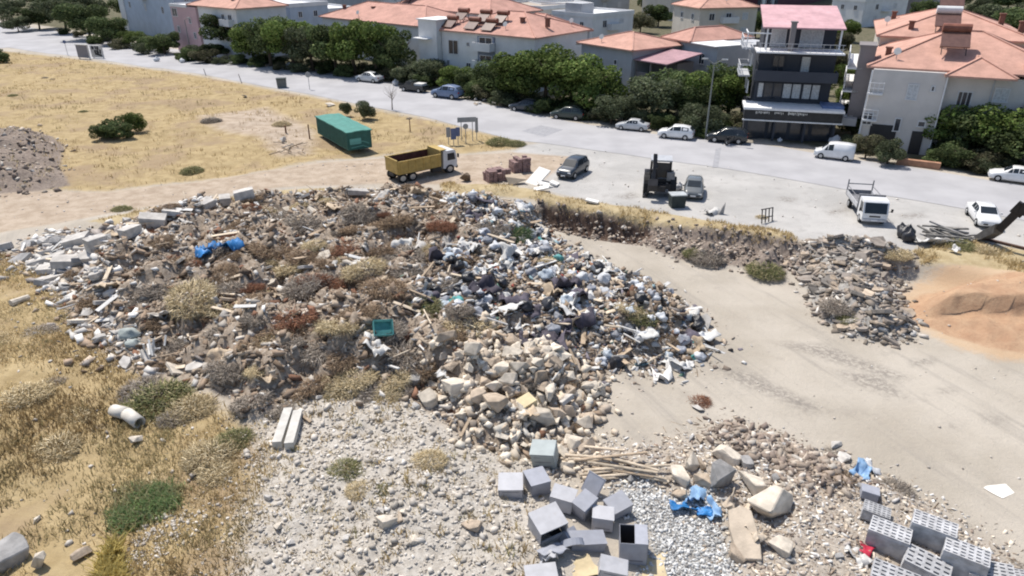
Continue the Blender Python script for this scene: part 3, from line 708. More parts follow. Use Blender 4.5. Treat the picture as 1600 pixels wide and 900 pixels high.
# ------------------------------------------------------------------ particular pieces
def one(protos, k, name, px, py, d, rot, mat, label, cat, group=None, dz=.3):
    """a single stone or slab seen d pixels wide at (px,py)"""
    p = hit(px, py); m = ppm(p); s = d[0] / m
    return inst(protos[k % len(protos)], name, (p.x, p.y, p.z + dz * d[1] / m), rot, (s, d[2] / m if len(d) > 2 else s * .85, d[1] / m * 1.3), label, cat, group, mat)
BOULD = [(1080, 722, 30, 26, mCREAM, 'small squarish cream boulder left of the tall grey one'), (1120, 742, 42, 46, mGREYST, 'tall grey faceted boulder standing among cream boulders'), (1136, 712, 42, 26, mCREAM, 'flat pinkish boulder behind the tall grey one'),
         (1062, 742, 36, 32, mCREAM, 'cream boulder at the right end of the wooden poles'), (1096, 752, 28, 22, mTAN, 'small tan boulder in front of the tall grey boulder'), (1060, 772, 24, 16, mTAN, 'half round tan stone beside the blue plastic'),
         (1095, 726, 20, 16, mTAN, 'little round stone squeezed between two boulders'), (1205, 785, 62, 56, mCREAM, 'largest cream boulder with broken corners right of the long tan slab'), (1175, 755, 52, 36, mCREAM, 'smooth cream boulder behind the long tan slab'),
         (1220, 852, 36, 22, mCREAM, 'lone oval boulder right of the tan slab foot'), (1165, 722, 26, 20, mGREYST, 'grey stone right of the flat pinkish boulder'), (1150, 865, 30, 30, mTAN, 'tan stone pressed against the long tan slab'),
         (605, 812, 30, 22, mCREAM, 'cream boulder half buried in the white gravel'), (735, 820, 34, 12, mTAN, 'long flat tan boulder in the white gravel'), (625, 808, 18, 10, mTAN, 'flat stone touching the half buried boulder'),
         (845, 650, 46, 28, mCREAM, 'cream stone behind the yellow block'), (915, 700, 34, 26, mTAN, 'brown stone at the left end of the wooden poles'), (895, 692, 30, 22, mCREAM, 'cream stone behind the wooden poles'),
         (670, 622, 36, 24, mCREAM, 'large pale flat faced stone at the left edge of the stone spill'), (650, 590, 28, 22, mGREYST, 'grey angular stone above the stone spill'), (715, 600, 44, 22, mCREAM, 'long cream block in the stone spill'),
         (770, 625, 46, 26, mTAN, 'shadowed brown block in the middle of the stone spill'), (930, 610, 22, 18, mCREAM, 'cream stone at the right tip of the stone spill'), (860, 615, 26, 22, mCREAM, 'white stone right of the yellow block')]
for k, (px, py, w, h, mt, lab) in enumerate(BOULD):
    one(BOULDERS, k, 'boulder', px, py + h * .25, (w * 1.12, h * .95), (U(-.3, .3), U(-.3, .3), U(0, 6)), mt, lab, 'boulder')
one(BOULDERS, 3, 'boulder', 10, 880, (75, 52), (.1, .1, 1), mGREYST, 'big smooth grey boulder in the dry grass at the corner', 'boulder')
one(CHUNK, 5, 'boulder', 65, 885, (22, 40), (.2, .3, .4), mCREAM, 'narrow upright pale stone beside the corner boulder', 'boulder')
one(CHUNK, 6, 'boulder', 130, 872, (34, 20), (.2, .1, .9), mTAN, 'low tan stone in the dry grass by the yellow tuft', 'boulder')
one(CHUNK, 2, 'boulder', 58, 815, (16, 10), (.2, .1, .9), mCREAM, 'small cream stone alone in the dry grass', 'boulder')
one(CHUNK, 1, 'boulder', 215, 690, (24, 16), (.2, .1, .9), mCREAM, 'white stone in dry grass below the broken pipe', 'boulder')
LEFTS = [(124, 376, 34, 20, .2, 'cream concrete block with a square end at the heap corner'), (152, 381, 30, 26, .9, 'tilted pale concrete block beside the square ended block'), (110, 408, 46, 14, .3, 'wide grey concrete slab leaning on the left rim'),
         (75, 404, 52, 9, .5, 'long flat concrete slab at the far left of the rim'), (80, 420, 36, 10, .2, 'thin pale slab lying in the grass by the rim'), (82, 434, 34, 9, 1.0, 'stepped pale slab below the thin slab'),
         (383, 306, 30, 22, .4, 'upright white slab on the top back edge of the heap'), (352, 312, 22, 14, 2, 'pale slab leaning on the upright white slab'), (322, 318, 26, 12, 1.2, 'flat cream slab on the back edge of the heap'),
         (240, 345, 36, 20, .3, 'large grey block on the back left edge of the heap'), (205, 362, 30, 18, 1.1, 'cream slab propped beside the large grey block'), (125, 390, 16, 10, .2, 'small white block under the tilted block'),
         (8, 385, 20, 12, .4, 'pale block at the frame edge by the dirt track'), (270, 332, 26, 10, .2, 'thin grey slab between the grey block and the cream slab'), (560, 300, 30, 9, .3, 'white slab lying in the grass behind the heap')]
for k, (px, py, w, h, a, lab) in enumerate(LEFTS):
    p = hit(px, py + h * .4); m = ppm(p)
    mb = MB().box((0, 0, 0), (w / m, w / m * U(.55, .8), h / m * .85)); me = mb.mesh('concrete_slab', mCONC)
    bm = bmesh.new(); bm.from_mesh(me)
    for v in bm.verts: v.co += Vector((U(-.07, .07), U(-.07, .07), U(-.03, .03)))
    bmesh.ops.bevel(bm, geom=list(bm.edges), offset=.02, segments=1, affect='EDGES'); bm.to_mesh(me); bm.free()
    o = link('concrete_slab', me); o.location = (p.x, p.y, p.z + h / m * .42); o.rotation_euler = (U(-.2, .2), U(-.2, .2), a); tag(o, lab, 'concrete slab')
# concrete beams
for (a, b, lab) in (((434, 702), (452, 648), 'left one of two square concrete beams lying side by side'), ((453, 704), (467, 652), 'right one of two square concrete beams lying side by side')):
    p, q = hit(*a), hit(*b); p.z += .2; q.z += .2
    o = MB().bar(p, q, .36, .34).build('concrete_beam', M('beam_concrete', (.52, .50, .46), .9, .12, 3, .2)); tag(o, lab, 'concrete beam')
p, q = hit(466, 648), hit(486, 663); p.z += .12; q.z += .1
tag(MB().bar(p, q, .12, .08).build('plank', mWOOD), 'short brown plank beside the two concrete beams', 'plank')
# broken pale pipe, log
p, q = hit(180, 648), hit(220, 668); p.z += .22; q.z += .22
tag(MB().ring(p, p.lerp(q, .5) + Vector((0, .08, .1)), .27, .2).ring(p.lerp(q, .5) + Vector((0, .08, .1)), q, .27, .2).build('broken_pipe', M('pipe_white', (.60, .56, .50), .7, .12), smooth=True), 'pale broken pipe half hidden in the dry grass', 'pipe')
p, q = hit(18, 478), hit(46, 468); p.z += .15; q.z += .15
tag(MB().cyl(p, q, .2, .17, 9).build('log', mCREAM), 'short pale log lying in the dry grass on the left', 'log')
# white frame scraps
t_ = thing('plastic_scrap', 'tangle of white plastic strips at the left foot of the heap', 'scrap', hit(240, 555))
for k in range(9):
    a = Vector((U(-.7, .7), U(-.6, .6), U(.1, .3))); b = a + Vector((U(-.7, .7), U(-.7, .7), U(0, .75)))
    MB().bar(a, b, .09, .05).build('strip', mSHEET, t_)
# cushions
for k, (px, py, lab) in enumerate(((203, 526, 'upper grey green stuffed cushion on the left slope'), (212, 542, 'lower grey green stuffed cushion on the left slope'))):
    o = one(BAG, k, 'cushion', px, py, (30, 16), (.3, .2, .4 + k), M('cushion_cloth', (.30, .33, .32), .9, .15), lab, 'cushion')
# blue tarps
for px, py, s, lab in ((330, 398, 1.05, 'bright blue crumpled tarp on the left of the heap'), (362, 393, 1.0, 'dull blue tarp strip right of the bright blue tarp'), (318, 404, .8, 'small blue tarp scrap at the heap left')):
    p = hit(px, py); inst(SHEET[4 if s > 1.02 else 1], 'tarp', (p.x, p.y, p.z + .4), (-.35, .1, s * 7), (s * 1.3, s, s * 1.5), lab, 'tarp', None, mBLUE)
# teal crate
def crate(px, py, s, rz, mat, label, rot=(0.4, .2)):
    p = hit(px, py); t_ = thing('crate', label, 'crate', (p.x, p.y, p.z + .25), rot=(rot[0], rot[1], rz))
    mb = MB()
    for i, (x, y) in enumerate(((-.5, 0), (.5, 0), (0, -.4), (0, .4))):
        d = (.04, .8, 0) if i < 2 else (1, .04, 0)
        for z in (.06, .22, .38, .54): mb.box((x * s, y * s, z * s), (d[0] * s, d[1] * s, .1 * s))
    mb.build('slatted_wall', mat, t_)
    MB().box((0, 0, 0), (1 * s, .8 * s, .04)).build('bottom', mat, t_)
    return t_
crate(598, 522, .88, .3, mBAGT, 'teal plastic crate tipped among brown brush', (.9, .1))
# yellow block
p = hit(822, 640); tag(MB().box((0, 0, 0), (.75, .6, .5)).build('stone_block', M('yellow_block', (.62, .52, .33), .9, .1)), 'yellowish square cut block above the stone spill', 'stone block')
o = COL.objects[-1] if False else [q for q in COL.objects if q.name.startswith('stone_block')][-1]; o.location = (p.x, p.y, p.z + .3); o.rotation_euler = (.15, -.2, .6)
# wooden poles
ZP = [((380, 120), (690, 162), .5), ((385, 218), (840, 180), .55), ((470, 222), (905, 298), .45), ((620, 202), (915, 290), .5), ((440, 302), (750, 280), .2), ((800, 290), (980, 332), .2), ((450, 262), (700, 250), .3), ((840, 242), (1005, 240), .35), ((480, 312), (640, 300), .15),
      ((330, 170), (560, 192), .35), ((500, 240), (880, 310), .3), ((420, 285), (620, 262), .2), ((560, 185), (840, 240), .25), ((700, 250), (960, 325), .3), ((350, 190), (600, 215), .3)]
for k, (a, b, z) in enumerate(ZP):
    p = hit(800 + a[0] / 4, 675 + a[1] / 4); q = hit(800 + b[0] / 4, 675 + b[1] / 4); p.z += z * .6; q.z += z * .75
    tag(MB().cyl(p, q, .062, .05, 7).build('wooden_pole', random.choice([mWOODP, mWOODP, mWOOD])), 'pale wooden pole in the loose stack beside the grey cabinets', 'wooden pole', 'wooden poles by the cabinets')
# blue plastic scraps near the gravel
for k, (px, py, s, mt, lab) in enumerate(((1065, 796, .8, mBLUE, 'saturated blue crumpled plastic on grey gravel'), (1085, 780, .8, M('light_blue_plastic', (.22, .36, .55), .5, .2), 'light blue crumpled plastic behind the darker blue one'), (1108, 800, .8, M('light_blue_plastic', (0, 0, 0)), 'pale blue plastic sheet beside the long tan slab'),
                                          (1100, 806, .5, mBLUE, 'small dark blue scrap on the pale blue sheet'), (1345, 742, .9, M('light_blue_plastic', (0, 0, 0)), 'pale blue plastic on the scrap heap behind the block packs'), (1360, 735, .7, mBAGW, 'white plastic on the scrap heap behind the block packs'))):
    p = hit(px, py); inst(SHEET[k % 5], 'plastic_scrap', (p.x, p.y, p.z + .2), (-.3, .15, k), (s * 1.1, s, s), lab, 'plastic', None, mt)
# tan slab with a cloth over its head
p = hit(1160, 846); mb = MB().prism([(-.42, -1.0), (.36, -1.05), (.45, -.3), (.4, .75), (.1, .95), (-.4, .8), (-.48, .1)], -.14, .14, 'z')
me = mb.mesh('stone_slab', M('tan_slab', (.50, .42, .33), .95, .14, 2, .4)); bm = bmesh.new(); bm.from_mesh(me); bmesh.ops.bevel(bm, geom=list(bm.edges), offset=.03, segments=1, affect='EDGES'); bm.to_mesh(me); bm.free()
o = link('stone_slab', me); o.location = (p.x, p.y, p.z + .42); o.rotation_euler = (.32, -.08, -.05); tag(o, 'long flat tan stone slab sloping down in front of the largest boulder', 'stone slab')
for k, (px, py, q, lab) in enumerate(((1152, 800, 1.1, 'tan cloth crumpled over the head of the long tan slab'), (1178, 846, .8, 'tan cloth hanging at the right of the long tan slab'))):
    p = hit(px, py); inst(SHEET[2 + 2 * k], 'cloth_rag', (p.x, p.y, p.z + .35), (.35, .2, 1 + k), (q, q, q * 1.2), lab, 'cloth', None, M('sack_cloth', (.52, .44, .35), .95, .12, 3, .4))
# twisted root and scraps by the block packs
for k, (px, py, r_, c, lab) in enumerate(((1310, 740, .8, 'brown', 'brown tangled brush on the scrap heap behind the block packs'), (1400, 765, .75, 'grey', 'grey stick bundle beside the rear block pack'), (1235, 712, .9, 'grey', 'dark grey twig clump right of the largest boulder'), (1090, 628, .7, 'rust', 'rusty brown weed clump on the open yard'), (968, 574, .45, 'olive', 'small green weed on the open yard'), (1300, 705, .5, 'grey', 'small grey twig clump on the yard edge'), (1590, 885, .5, 'grey', 'grey twig clump at the corner by the block packs'))):
    p = hit(px, py); inst(BRUSH[c][k % 2], 'brush_heap', (p.x, p.y, p.z - .1), (U(-.2, .2), U(-.2, .2), k), (r_, r_, r_ * .7), lab, 'brush heap')
for k, (px, py, w, h, lab) in enumerate(((1305, 698, 26, 10, 'white concrete lump on the yard edge behind the scrap'), (1318, 718, 34, 12, 'flat white lump in front of the white concrete lump'), (1090, 640, 22, 7, 'flat pale slab beside the rusty weed clump'), (1240, 842, 0, 0, ''))):
    if w: one(CHUNK, k + 2, 'concrete_chunk', px, py, (w, h), (0, .1, k), mCONC, lab, 'concrete chunk')
p = hit(1562, 764); tag(inst(CHUNK[1], 'plaster_heap', (p.x, p.y, p.z), (0, 0, .5), (1.25, 1.1, .12), 'thin spill of white plaster on the open yard', 'plaster', None, M('white_plaster', (.74, .70, .64), .9, .08)))

# ------------------------------------------------------------------ grey cabinets
mCAB = [M('cabinet_grey', (.30, .31, .35), .55, .08, 3, .05, .1, dirt=((.28, .25, .22), .35)), M('cabinet_pale', (.42, .42, .44), .55, .08, 3, .05, .08, dirt=((.34, .31, .27), .35)), M('cabinet_green_grey', (.34, .38, .38), .6, .08, 3, .05, 0, dirt=((.28, .25, .22), .3))]
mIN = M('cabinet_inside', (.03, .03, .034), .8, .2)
mLINE = M('cabinet_seam', (.16, .16, .18), .6, .1)
def cabinet(px, py, d, rot, mat, label, open_=None, dz=.0, slots=0):
    """hollow metal cabinet, d = width, depth, height; open_ = 'front', 'top' or None"""
    p = hit(px, py); w, dp, h = (q * .92 for q in d); rot = [a + U(-5, 5) for a in rot]
    t_ = thing('metal_cabinet', label, 'metal cabinet', (p.x, p.y, p.z - .04 + dz), rot=tuple(rad(a) for a in rot))
    k = .03; mb = MB()
    mb.box((-w / 2, 0, h / 2), (k, dp, h)); mb.box((w / 2, 0, h / 2), (k, dp, h)); mb.box((0, dp / 2, h / 2), (w - k - .002, k, h)); mb.box((0, 0, k / 2), (w - k - .002, dp - k - .002, k))
    mb.build('body', mat, t_)
    if open_ != 'front':
        MB().box((0, -dp / 2, h / 2), (w - k - .002, k, h)).build('front_panel', mat, t_)
        if slots:
            s = MB()
            for i in range(slots): s.box((0, -dp / 2 - .017, h * (.22 + .6 * i / max(1, slots - 1))), (w * .72, .008, h * .05))
            s.build('vent', mLINE, t_)
    else:
        MB().box((0, -dp / 2 + .05, h * .36), (w - .08, .04, .05)).build('shelf', mat, t_)
        MB().box((0, -dp / 2 + .03, h * .18), (w - .06, .03, h * .32)).build('drawer', mat, t_)
    if open_ != 'top': MB().box((0, 0, h + .012), (w + .05, dp + .05, .03)).build('lid', mat, t_)
    else:
        MB().box((w * .27, 0, h + .012), (w * .46, dp + .04, .03)).build('lid', mat, t_)
    for o in t_.children:
        if o.name.split('.')[0] in ('lid', 'front_panel', 'body'):
            for v in o.data.vertices: v.co += Vector((U(-.022, .022), U(-.008, .008), U(-.016, .016)))
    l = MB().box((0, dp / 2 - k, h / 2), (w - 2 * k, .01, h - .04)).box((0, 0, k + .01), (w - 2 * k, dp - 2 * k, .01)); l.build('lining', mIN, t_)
    return t_
A_, B_, C_ = mCAB
cabinet(853, 722, (1.02, .85, .9), (8, -4, -8), C_, 'greenish grey cabinet at the top of the cabinet heap', None, .05, 3)
cabinet(798, 768, (.95, .9, .6), (2, 3, -4), B_, 'pale low cabinet at the left edge of the cabinet heap', None, 0, 2)
cabinet(838, 764, (.82, .85, .72), (4, -6, 20), A_, 'grey cabinet with a bright lid right of the pale low one', None, .05)
cabinet(878, 792, (.9, .85, .55), (-6, 8, -14), B_, 'white topped cabinet in the middle of the cabinet heap', None, .15)
cabinet(912, 800, (.62, .8, .85), (12, 10, -38), A_, 'grey cabinet leaning on its narrow side', None, .05)
cabinet(920, 776, (.75, .12, .8), (-40, 12, -32), A_, 'thin grey cabinet door propped up behind the leaning cabinet', None, .2)
cabinet(965, 798, (.85, .75, .5), (8, -10, 24), A_, 'speckled grey cabinet on the edge of the gravel', None, .1)
cabinet(941, 822, (.78, .7, .58), (4, 2, -4), B_, 'small square cabinet behind the open topped one', None, .12, 1)
cabinet(854, 832, (1.12, .95, 1.0), (10, -8, 26), B_, 'white cabinet with its open black front and drawer', 'front', .0)
cabinet(988, 866, (1.0, .95, 1.05), (3, 2, -8), A_, 'tall grey cabinet with a black square opening on top', 'top', .0, 1)
cabinet(915, 852, (1.3, .6, .5), (10, 4, 6), A_, 'long grey cabinet lying flat in the middle of the heap', None, .0)
cabinet(953, 900, (.95, .6, .72), (8, 6, -10), B_, 'dented pale cabinet nearest the dry sand', None, 0, 2)
cabinet(846, 912, (1.05, .9, .45), (3, 0, 4), B_, 'broken pale cabinet with dark slots at the bottom left', None, 0, 2)
cabinet(882, 842, (.6, .5, .5), (30, 20, 50), A_, 'half buried grey cabinet in front of the white one', None, -.1)
p = hit(893, 858); tag(MB().ring((0, -.12, 0), (0, .12, 0), .42, .3, 18).build('metal_hoop', A_, smooth=False), 'grey metal hoop lying between the cabinets', 'metal hoop')
o = [q for q in COL.objects if q.name.startswith('metal_hoop')][-1]; o.location = p + Vector((0, 0, .2)); o.rotation_euler = (.5, 0, .2)
tag(inst(SHEET[3], 'metal_sheet', tuple(hit(862, 868) + Vector((0, 0, .3))), (-.4, .2, .5), (1, .8, .6), 'bent grey metal sheet in front of the open cabinet', 'metal sheet', None, A_))
tag(inst(SHEET[1], 'metal_sheet', tuple(hit(855, 880) + Vector((0, 0, .3))), (-.3, .5, 1.5), (.9, .8, .7), 'pale torn metal sheet over the broken cabinet', 'metal sheet', None, B_))
tag(inst(SHEET[0], 'cardboard_sheet', tuple(hit(905, 893) + Vector((0, 0, .06))), (0, 0, .5), (1.3, 1.2, .25), 'yellow cardboard sheet between the front cabinets', 'cardboard', None, M('yellow_card', (.50, .41, .26), .9, .15)))
tag(inst(SHEET[0], 'cardboard_sheet', tuple(hit(1020, 890) + Vector((0, 0, .06))), (0, .05, 1.5), (1.5, 1.3, .25), 'sandy cardboard sheet right of the tall open topped cabinet', 'cardboard', None, M('yellow_card', (0, 0, 0))))

# ------------------------------------------------------------------ packs of slotted blocks
mBLK = M('pumice_block', (.43, .43, .44), .95, .22, 3, .5, .12, dirt=((.30, .27, .24), .5))
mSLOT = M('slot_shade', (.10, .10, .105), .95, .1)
def block_pack(px, py, w, d, h, rz, label, tilt=(0, 0), dz=0.0, nx=6, ny=5):
    p = hit(px, py); t_ = thing('block_pack', label, 'block pack', (p.x, p.y, p.z - .05 + dz), rot=(rad(tilt[0]), rad(tilt[1]), rad(rz)))
    MB().box((0, 0, h / 2 - .06), (w, d, h - .12)).build('body', mBLK, t_)
    mb = MB(); xs = [-w / 2]; ys = [-d / 2]       # slotted top, one web at a time
    cw, cd = w / nx, d / ny
    for j in range(ny + 1):
        y = -d / 2 + j * cd; t0 = cd * .62
        a, b = max(-d / 2, y - t0 / 2), min(d / 2, y + t0 / 2); mb.box((0, (a + b) / 2, h - .06), (w, b - a, .12))
    for i in range(nx + 1):
        x = -w / 2 + i * cw; t0 = cw * .36
        a, b = max(-w / 2, x - t0 / 2), min(w / 2, x + t0 / 2)
        for j in range(ny):
            y0 = -d / 2 + j * cd + cd * .31; mb.box(((a + b) / 2, y0 + cd * .19, h - .062), (b - a, cd * .38 - .002, .118))
    mb.build('slotted_top', mBLK, t_)
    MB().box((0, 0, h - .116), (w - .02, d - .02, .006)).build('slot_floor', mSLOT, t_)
    for o in t_.children:
        if o.name.startswith('body'):
            bm = bmesh.new(); bm.from_mesh(o.data); bmesh.ops.subdivide_edges(bm, edges=bm.edges, cuts=4, use_grid_fill=True)
            for v in bm.verts: v.co += Vector((U(-.012, .012), U(-.012, .012), 0))
            bm.to_mesh(o.data); bm.free()
    return t_
block_pack(1384, 853, 1.28, .82, .82, -34, 'slotted grey block pack standing left of the others with a bare front')
block_pack(1452, 845, 1.34, .76, .86, -34, 'slotted grey block pack at the back against the open yard')
block_pack(1500, 892, 1.3, .8, .95, -35, 'slotted grey block pack on the right side facing the yard')
block_pack(1392, 922, 1.35, .9, .7, -33, 'slotted grey block pack at the bottom edge left of the broken one')
block_pack(1366, 808, .9, .6, .45, -30, 'low block pack half hidden behind the left one', (0, 3))
block_pack(1443, 893, 1.35, .85, .5, -36, 'broken low block pack in the middle of the packs', (4, 6), .05, 5, 4)
block_pack(1546, 908, 1.3, .8, .55, -25, 'tilted block pack at the bottom right corner', (0, -8))
block_pack(1592, 912, 1.0, .6, .4, -20, 'last small block pack at the frame corner', (0, -5))
cabinet(1356, 778, (.62, .5, .35), (0, 6, -20), A_, 'small grey cabinet behind the block packs', None, .1)
for k, (px, py, lab) in enumerate(((1352, 862, 'red plastic piece under the left block pack'),)):
    p = hit(px, py); inst(SHEET[k], 'plastic_scrap', (p.x, p.y, p.z + .1), (.3, 0, 1), .6, lab, 'plastic', None, M('red_plastic', (.42, .03, .06), .5, .2))
p = hit(1340, 872); inst(SHEET[4], 'plastic_scrap', (p.x, p.y, p.z + .1), (.2, 0, 2), .8, 'pinkish white plastic left of the left block pack', 'plastic', None, mSHEET)

# ------------------------------------------------------------------ scrub
SCRUB = [(1105, 404, 1.3, 'grey', 'low grey weedy mound in front of the earth bank'), (1196, 424, 1.4, 'olive', 'low olive weedy mound left of the asphalt heap'), (1085, 396, .9, 'olive', 'small olive weed behind the grey weedy mound'), (225, 612, 1.3, 'grey', 'grey weed above the broken pipe'), (300, 640, 1.2, 'straw', 'straw scrub right of the broken pipe shrub'), (330, 715, 1.3, 'straw', 'reddish straw scrub left of the concrete beams'), (365, 690, 1.0, 'olive', 'olive scrub left of the concrete beams'), 
         (540, 172, 1.0, 'grey', 'grey green leggy shrub left of the rounded bush'), (250, 628, 1.7, 'olive', 'grey green weedy shrub near the broken pipe'), (270, 655, .8, 'grey', 'low grey weed right of the broken pipe'),
         (780, 224, 1.6, 'olive', 'low dark weed patch beside the road sign posts'), (805, 226, 1.2, 'olive', 'dark weed tuft at the track mouth'), (300, 268, 1.2, 'olive', 'greenish tuft on the edge of the dirt track'), (190, 328, .9, 'olive', 'small green tuft below the dirt track'),
         (70, 122, .6, 'grey', 'small dark dry shrub in the far field'), (82, 124, .5, 'grey', 'small dark shrub beside another in the far field'), (130, 175, .7, 'olive', 'small brown weed left of the lone field bush'), (330, 190, 1.3, 'grey', 'grey dry shrub in the middle of the field'),
         (20, 150, .8, 'olive', 'faint olive weed in the far field'), (1190, 340, .6, 'straw', 'straw tuft near the metal frame'), (1310, 480, 1.1, 'grey', 'grey weed growing on the broken asphalt heap'), (1330, 500, .9, 'olive', 'olive weed on the front of the asphalt heap'),
         (1400, 398, 1.1, 'straw', 'dry shrub at the lot edge behind the asphalt heap'), (1500, 385, 1.2, 'olive', 'olive dry shrub in front of the scrap lumber'), (1540, 392, 1.0, 'straw', 'straw shrub right of the olive dry shrub'), (560, 765, .6, 'straw', 'straw tuft on the white gravel'), (670, 720, .8, 'straw', 'reddish straw tuft on the white gravel slope'),
         (540, 735, .8, 'olive', 'flat weed on the white gravel'), (600, 765, .5, 'olive', 'small green weed in the white gravel'), (90, 700, 1.1, 'straw', 'big straw tuft in the left grass'), (40, 620, 1.2, 'straw', 'tall straw tuft at the left frame edge'), (340, 740, .9, 'straw', 'straw clump beside the white gravel'), (640, 185, .5, 'grey', 'dry weed at the roadside post'), (440, 195, 1.2, 'straw', 'dry clump left of the green container')]
for k, (x, y) in enumerate(sample('nearfield', 120)):
    if not (14 < y < 45) or abs(x) > .85 * y: continue
    c = ('straw', 'straw', 'olive', 'grey', 'straw')[k % 5]; r_ = U(.35, 1.0)
    inst(LEAFY[c], 'scrub_tuft', (x, y, ground(x, y) - .12), (0, 0, k), (r_ * 1.1, r_, r_ * U(.35, .6)), {'straw': 'straw coloured dry scrub tuft in the near grass', 'olive': 'olive dry scrub tuft in the near grass', 'grey': 'grey dry scrub tuft in the near grass'}[c], 'scrub', c + ' scrub tufts in the near grass')
for k, (px, py, r_, c, lab) in enumerate(SCRUB):
    p = hit(px, py); m = LEAFY[c]
    inst(m, 'shrub', (p.x, p.y, p.z - .1), (0, 0, k * 1.7), (r_, r_ * .9, r_ * (.95 if c == 'green' else .8)), lab, 'shrub')
# ================================================================== vehicles (local: x forward, y left, z up)
mTYRE = M('tyre', (.02, .02, .021), .85, .2); mRIM = M('rim', (.42, .43, .44), .35, .1, metal=.6, spec=.5)
mGLASS = M('car_glass', (.025, .032, .04), .12, .1, spec=.35); mTRIM = M('black_trim', (.025, .025, .028), .5, .1, spec=.4)
mLAMP = M('lamp_glass', (.75, .76, .78), .15, .05, spec=.6); mTAIL = M('tail_lamp', (.38, .02, .02), .25, .1, spec=.5); mPLATE = M('number_plate', (.75, .75, .76), .4, .03)
mCHAS = M('chassis', (.045, .043, .042), .8, .2)
def paint(name, c, r=.3, v=.06): return M(name, c, r, v, 2, spec=.5, coat=.35, dirt=(tuple(min(1, x * .6 + .08) for x in c), .2))
PROF = {   # x, z low, z belt, z roof, half width sill, belt, roof
    'sedan': [(-2.18, .42, .70, .70, .70, .66, .60), (-2.10, .28, .92, .93, .80, .74, .66), (-1.55, .22, .97, 1.0, .84, .78, .62), (-.80, .2, .96, 1.38, .85, .80, .58), (-.1, .2, .95, 1.43, .85, .81, .60), (.35, .2, .94, 1.39, .85, .81, .60), (1.05, .2, .90, .95, .85, .80, .66), (1.75, .22, .80, .84, .84, .76, .64), (2.08, .28, .68, .70, .78, .70, .6), (2.18, .4, .56, .57, .66, .6, .55)],
    'hatch': [(-1.95, .40, .72, .74, .70, .68, .60), (-1.88, .26, .95, 1.02, .80, .76, .60), (-1.45, .2, .99, 1.38, .84, .79, .58), (-.6, .2, .97, 1.48, .85, .81, .62), (.3, .2, .95, 1.44, .85, .81, .62), (1.05, .2, .92, .97, .85, .80, .66), (1.7, .22, .82, .86, .83, .75, .62), (1.95, .28, .68, .70, .76, .68, .58), (2.03, .4, .56, .57, .64, .6, .55)],
    'suv': [(-2.25, .5, .80, .82, .76, .74, .64), (-2.18, .34, 1.05, 1.15, .86, .82, .64), (-1.85, .3, 1.08, 1.58, .9, .85, .66), (-.7, .28, 1.06, 1.70, .9, .86, .68), (.35, .28, 1.04, 1.64, .9, .86, .68), (1.1, .28, 1.02, 1.07, .9, .86, .72), (1.85, .3, .95, .99, .88, .82, .68), (2.18, .34, .80, .82, .82, .76, .64), (2.27, .48, .64, .65, .7, .66, .6)],
    'van': [(-2.1, .42, .8, .9, .74, .74, .66), (-2.06, .26, 1.0, 1.75, .84, .83, .70), (-1.2, .22, 1.02, 1.84, .86, .85, .72), (.1, .22, 1.02, 1.84, .86, .85, .72), (.7, .22, 1.0, 1.74, .86, .84, .70), (1.4, .22, .98, 1.05, .86, .82, .68), (1.95, .26, .84, .88, .82, .75, .62), (2.15, .36, .66, .68, .72, .66, .56)],
}
def sect(s):
    x, a, b, c, w1, w2, w3 = s
    return [Vector(p) for p in ((x, -w1 * .92, a), (x, -w1, a + .28 * (b - a)), (x, -w1 * .985, a + .7 * (b - a)), (x, -w2, b), (x, -w3, c - .03 if c - b > .1 else c), (x, -w3 * .8, c + .02), (x, w3 * .8, c + .02), (x, w3, c - .03 if c - b > .1 else c), (x, w2, b), (x, w1 * .985, a + .7 * (b - a)), (x, w1, a + .28 * (b - a)), (x, w1 * .92, a))]
def quad_on(mb, A, B, C, D, ins, out):
    """pane set into the face ABCD, standing `out` proud of it"""
    n = (B - A).cross(D - A).normalized(); c = (A + B + C + D) / 4
    q = [c + (p - c) * (1 - ins) + n * out for p in (A, B, C, D)]; r = [p - n * .03 for p in q]
    mb.add(q + r, [(0, 1, 2, 3), (7, 6, 5, 4)] + [(k, 4 + k, 4 + (k + 1) % 4, (k + 1) % 4) for k in range(4)])
def wheel(t, x, y, r, w=.2):
    s = 1 if y > 0 else -1
    o = MB().cyl((x, y - s * w / 2, r), (x, y + s * w / 2, r), r, r * .97, 16).build('wheel', mTYRE, t)
    MB().cyl((x, y + s * (w / 2 - .02), r), (x, y + s * (w / 2 + .012), r), r * .62, r * .56, 10).build('rim', mRIM, o)
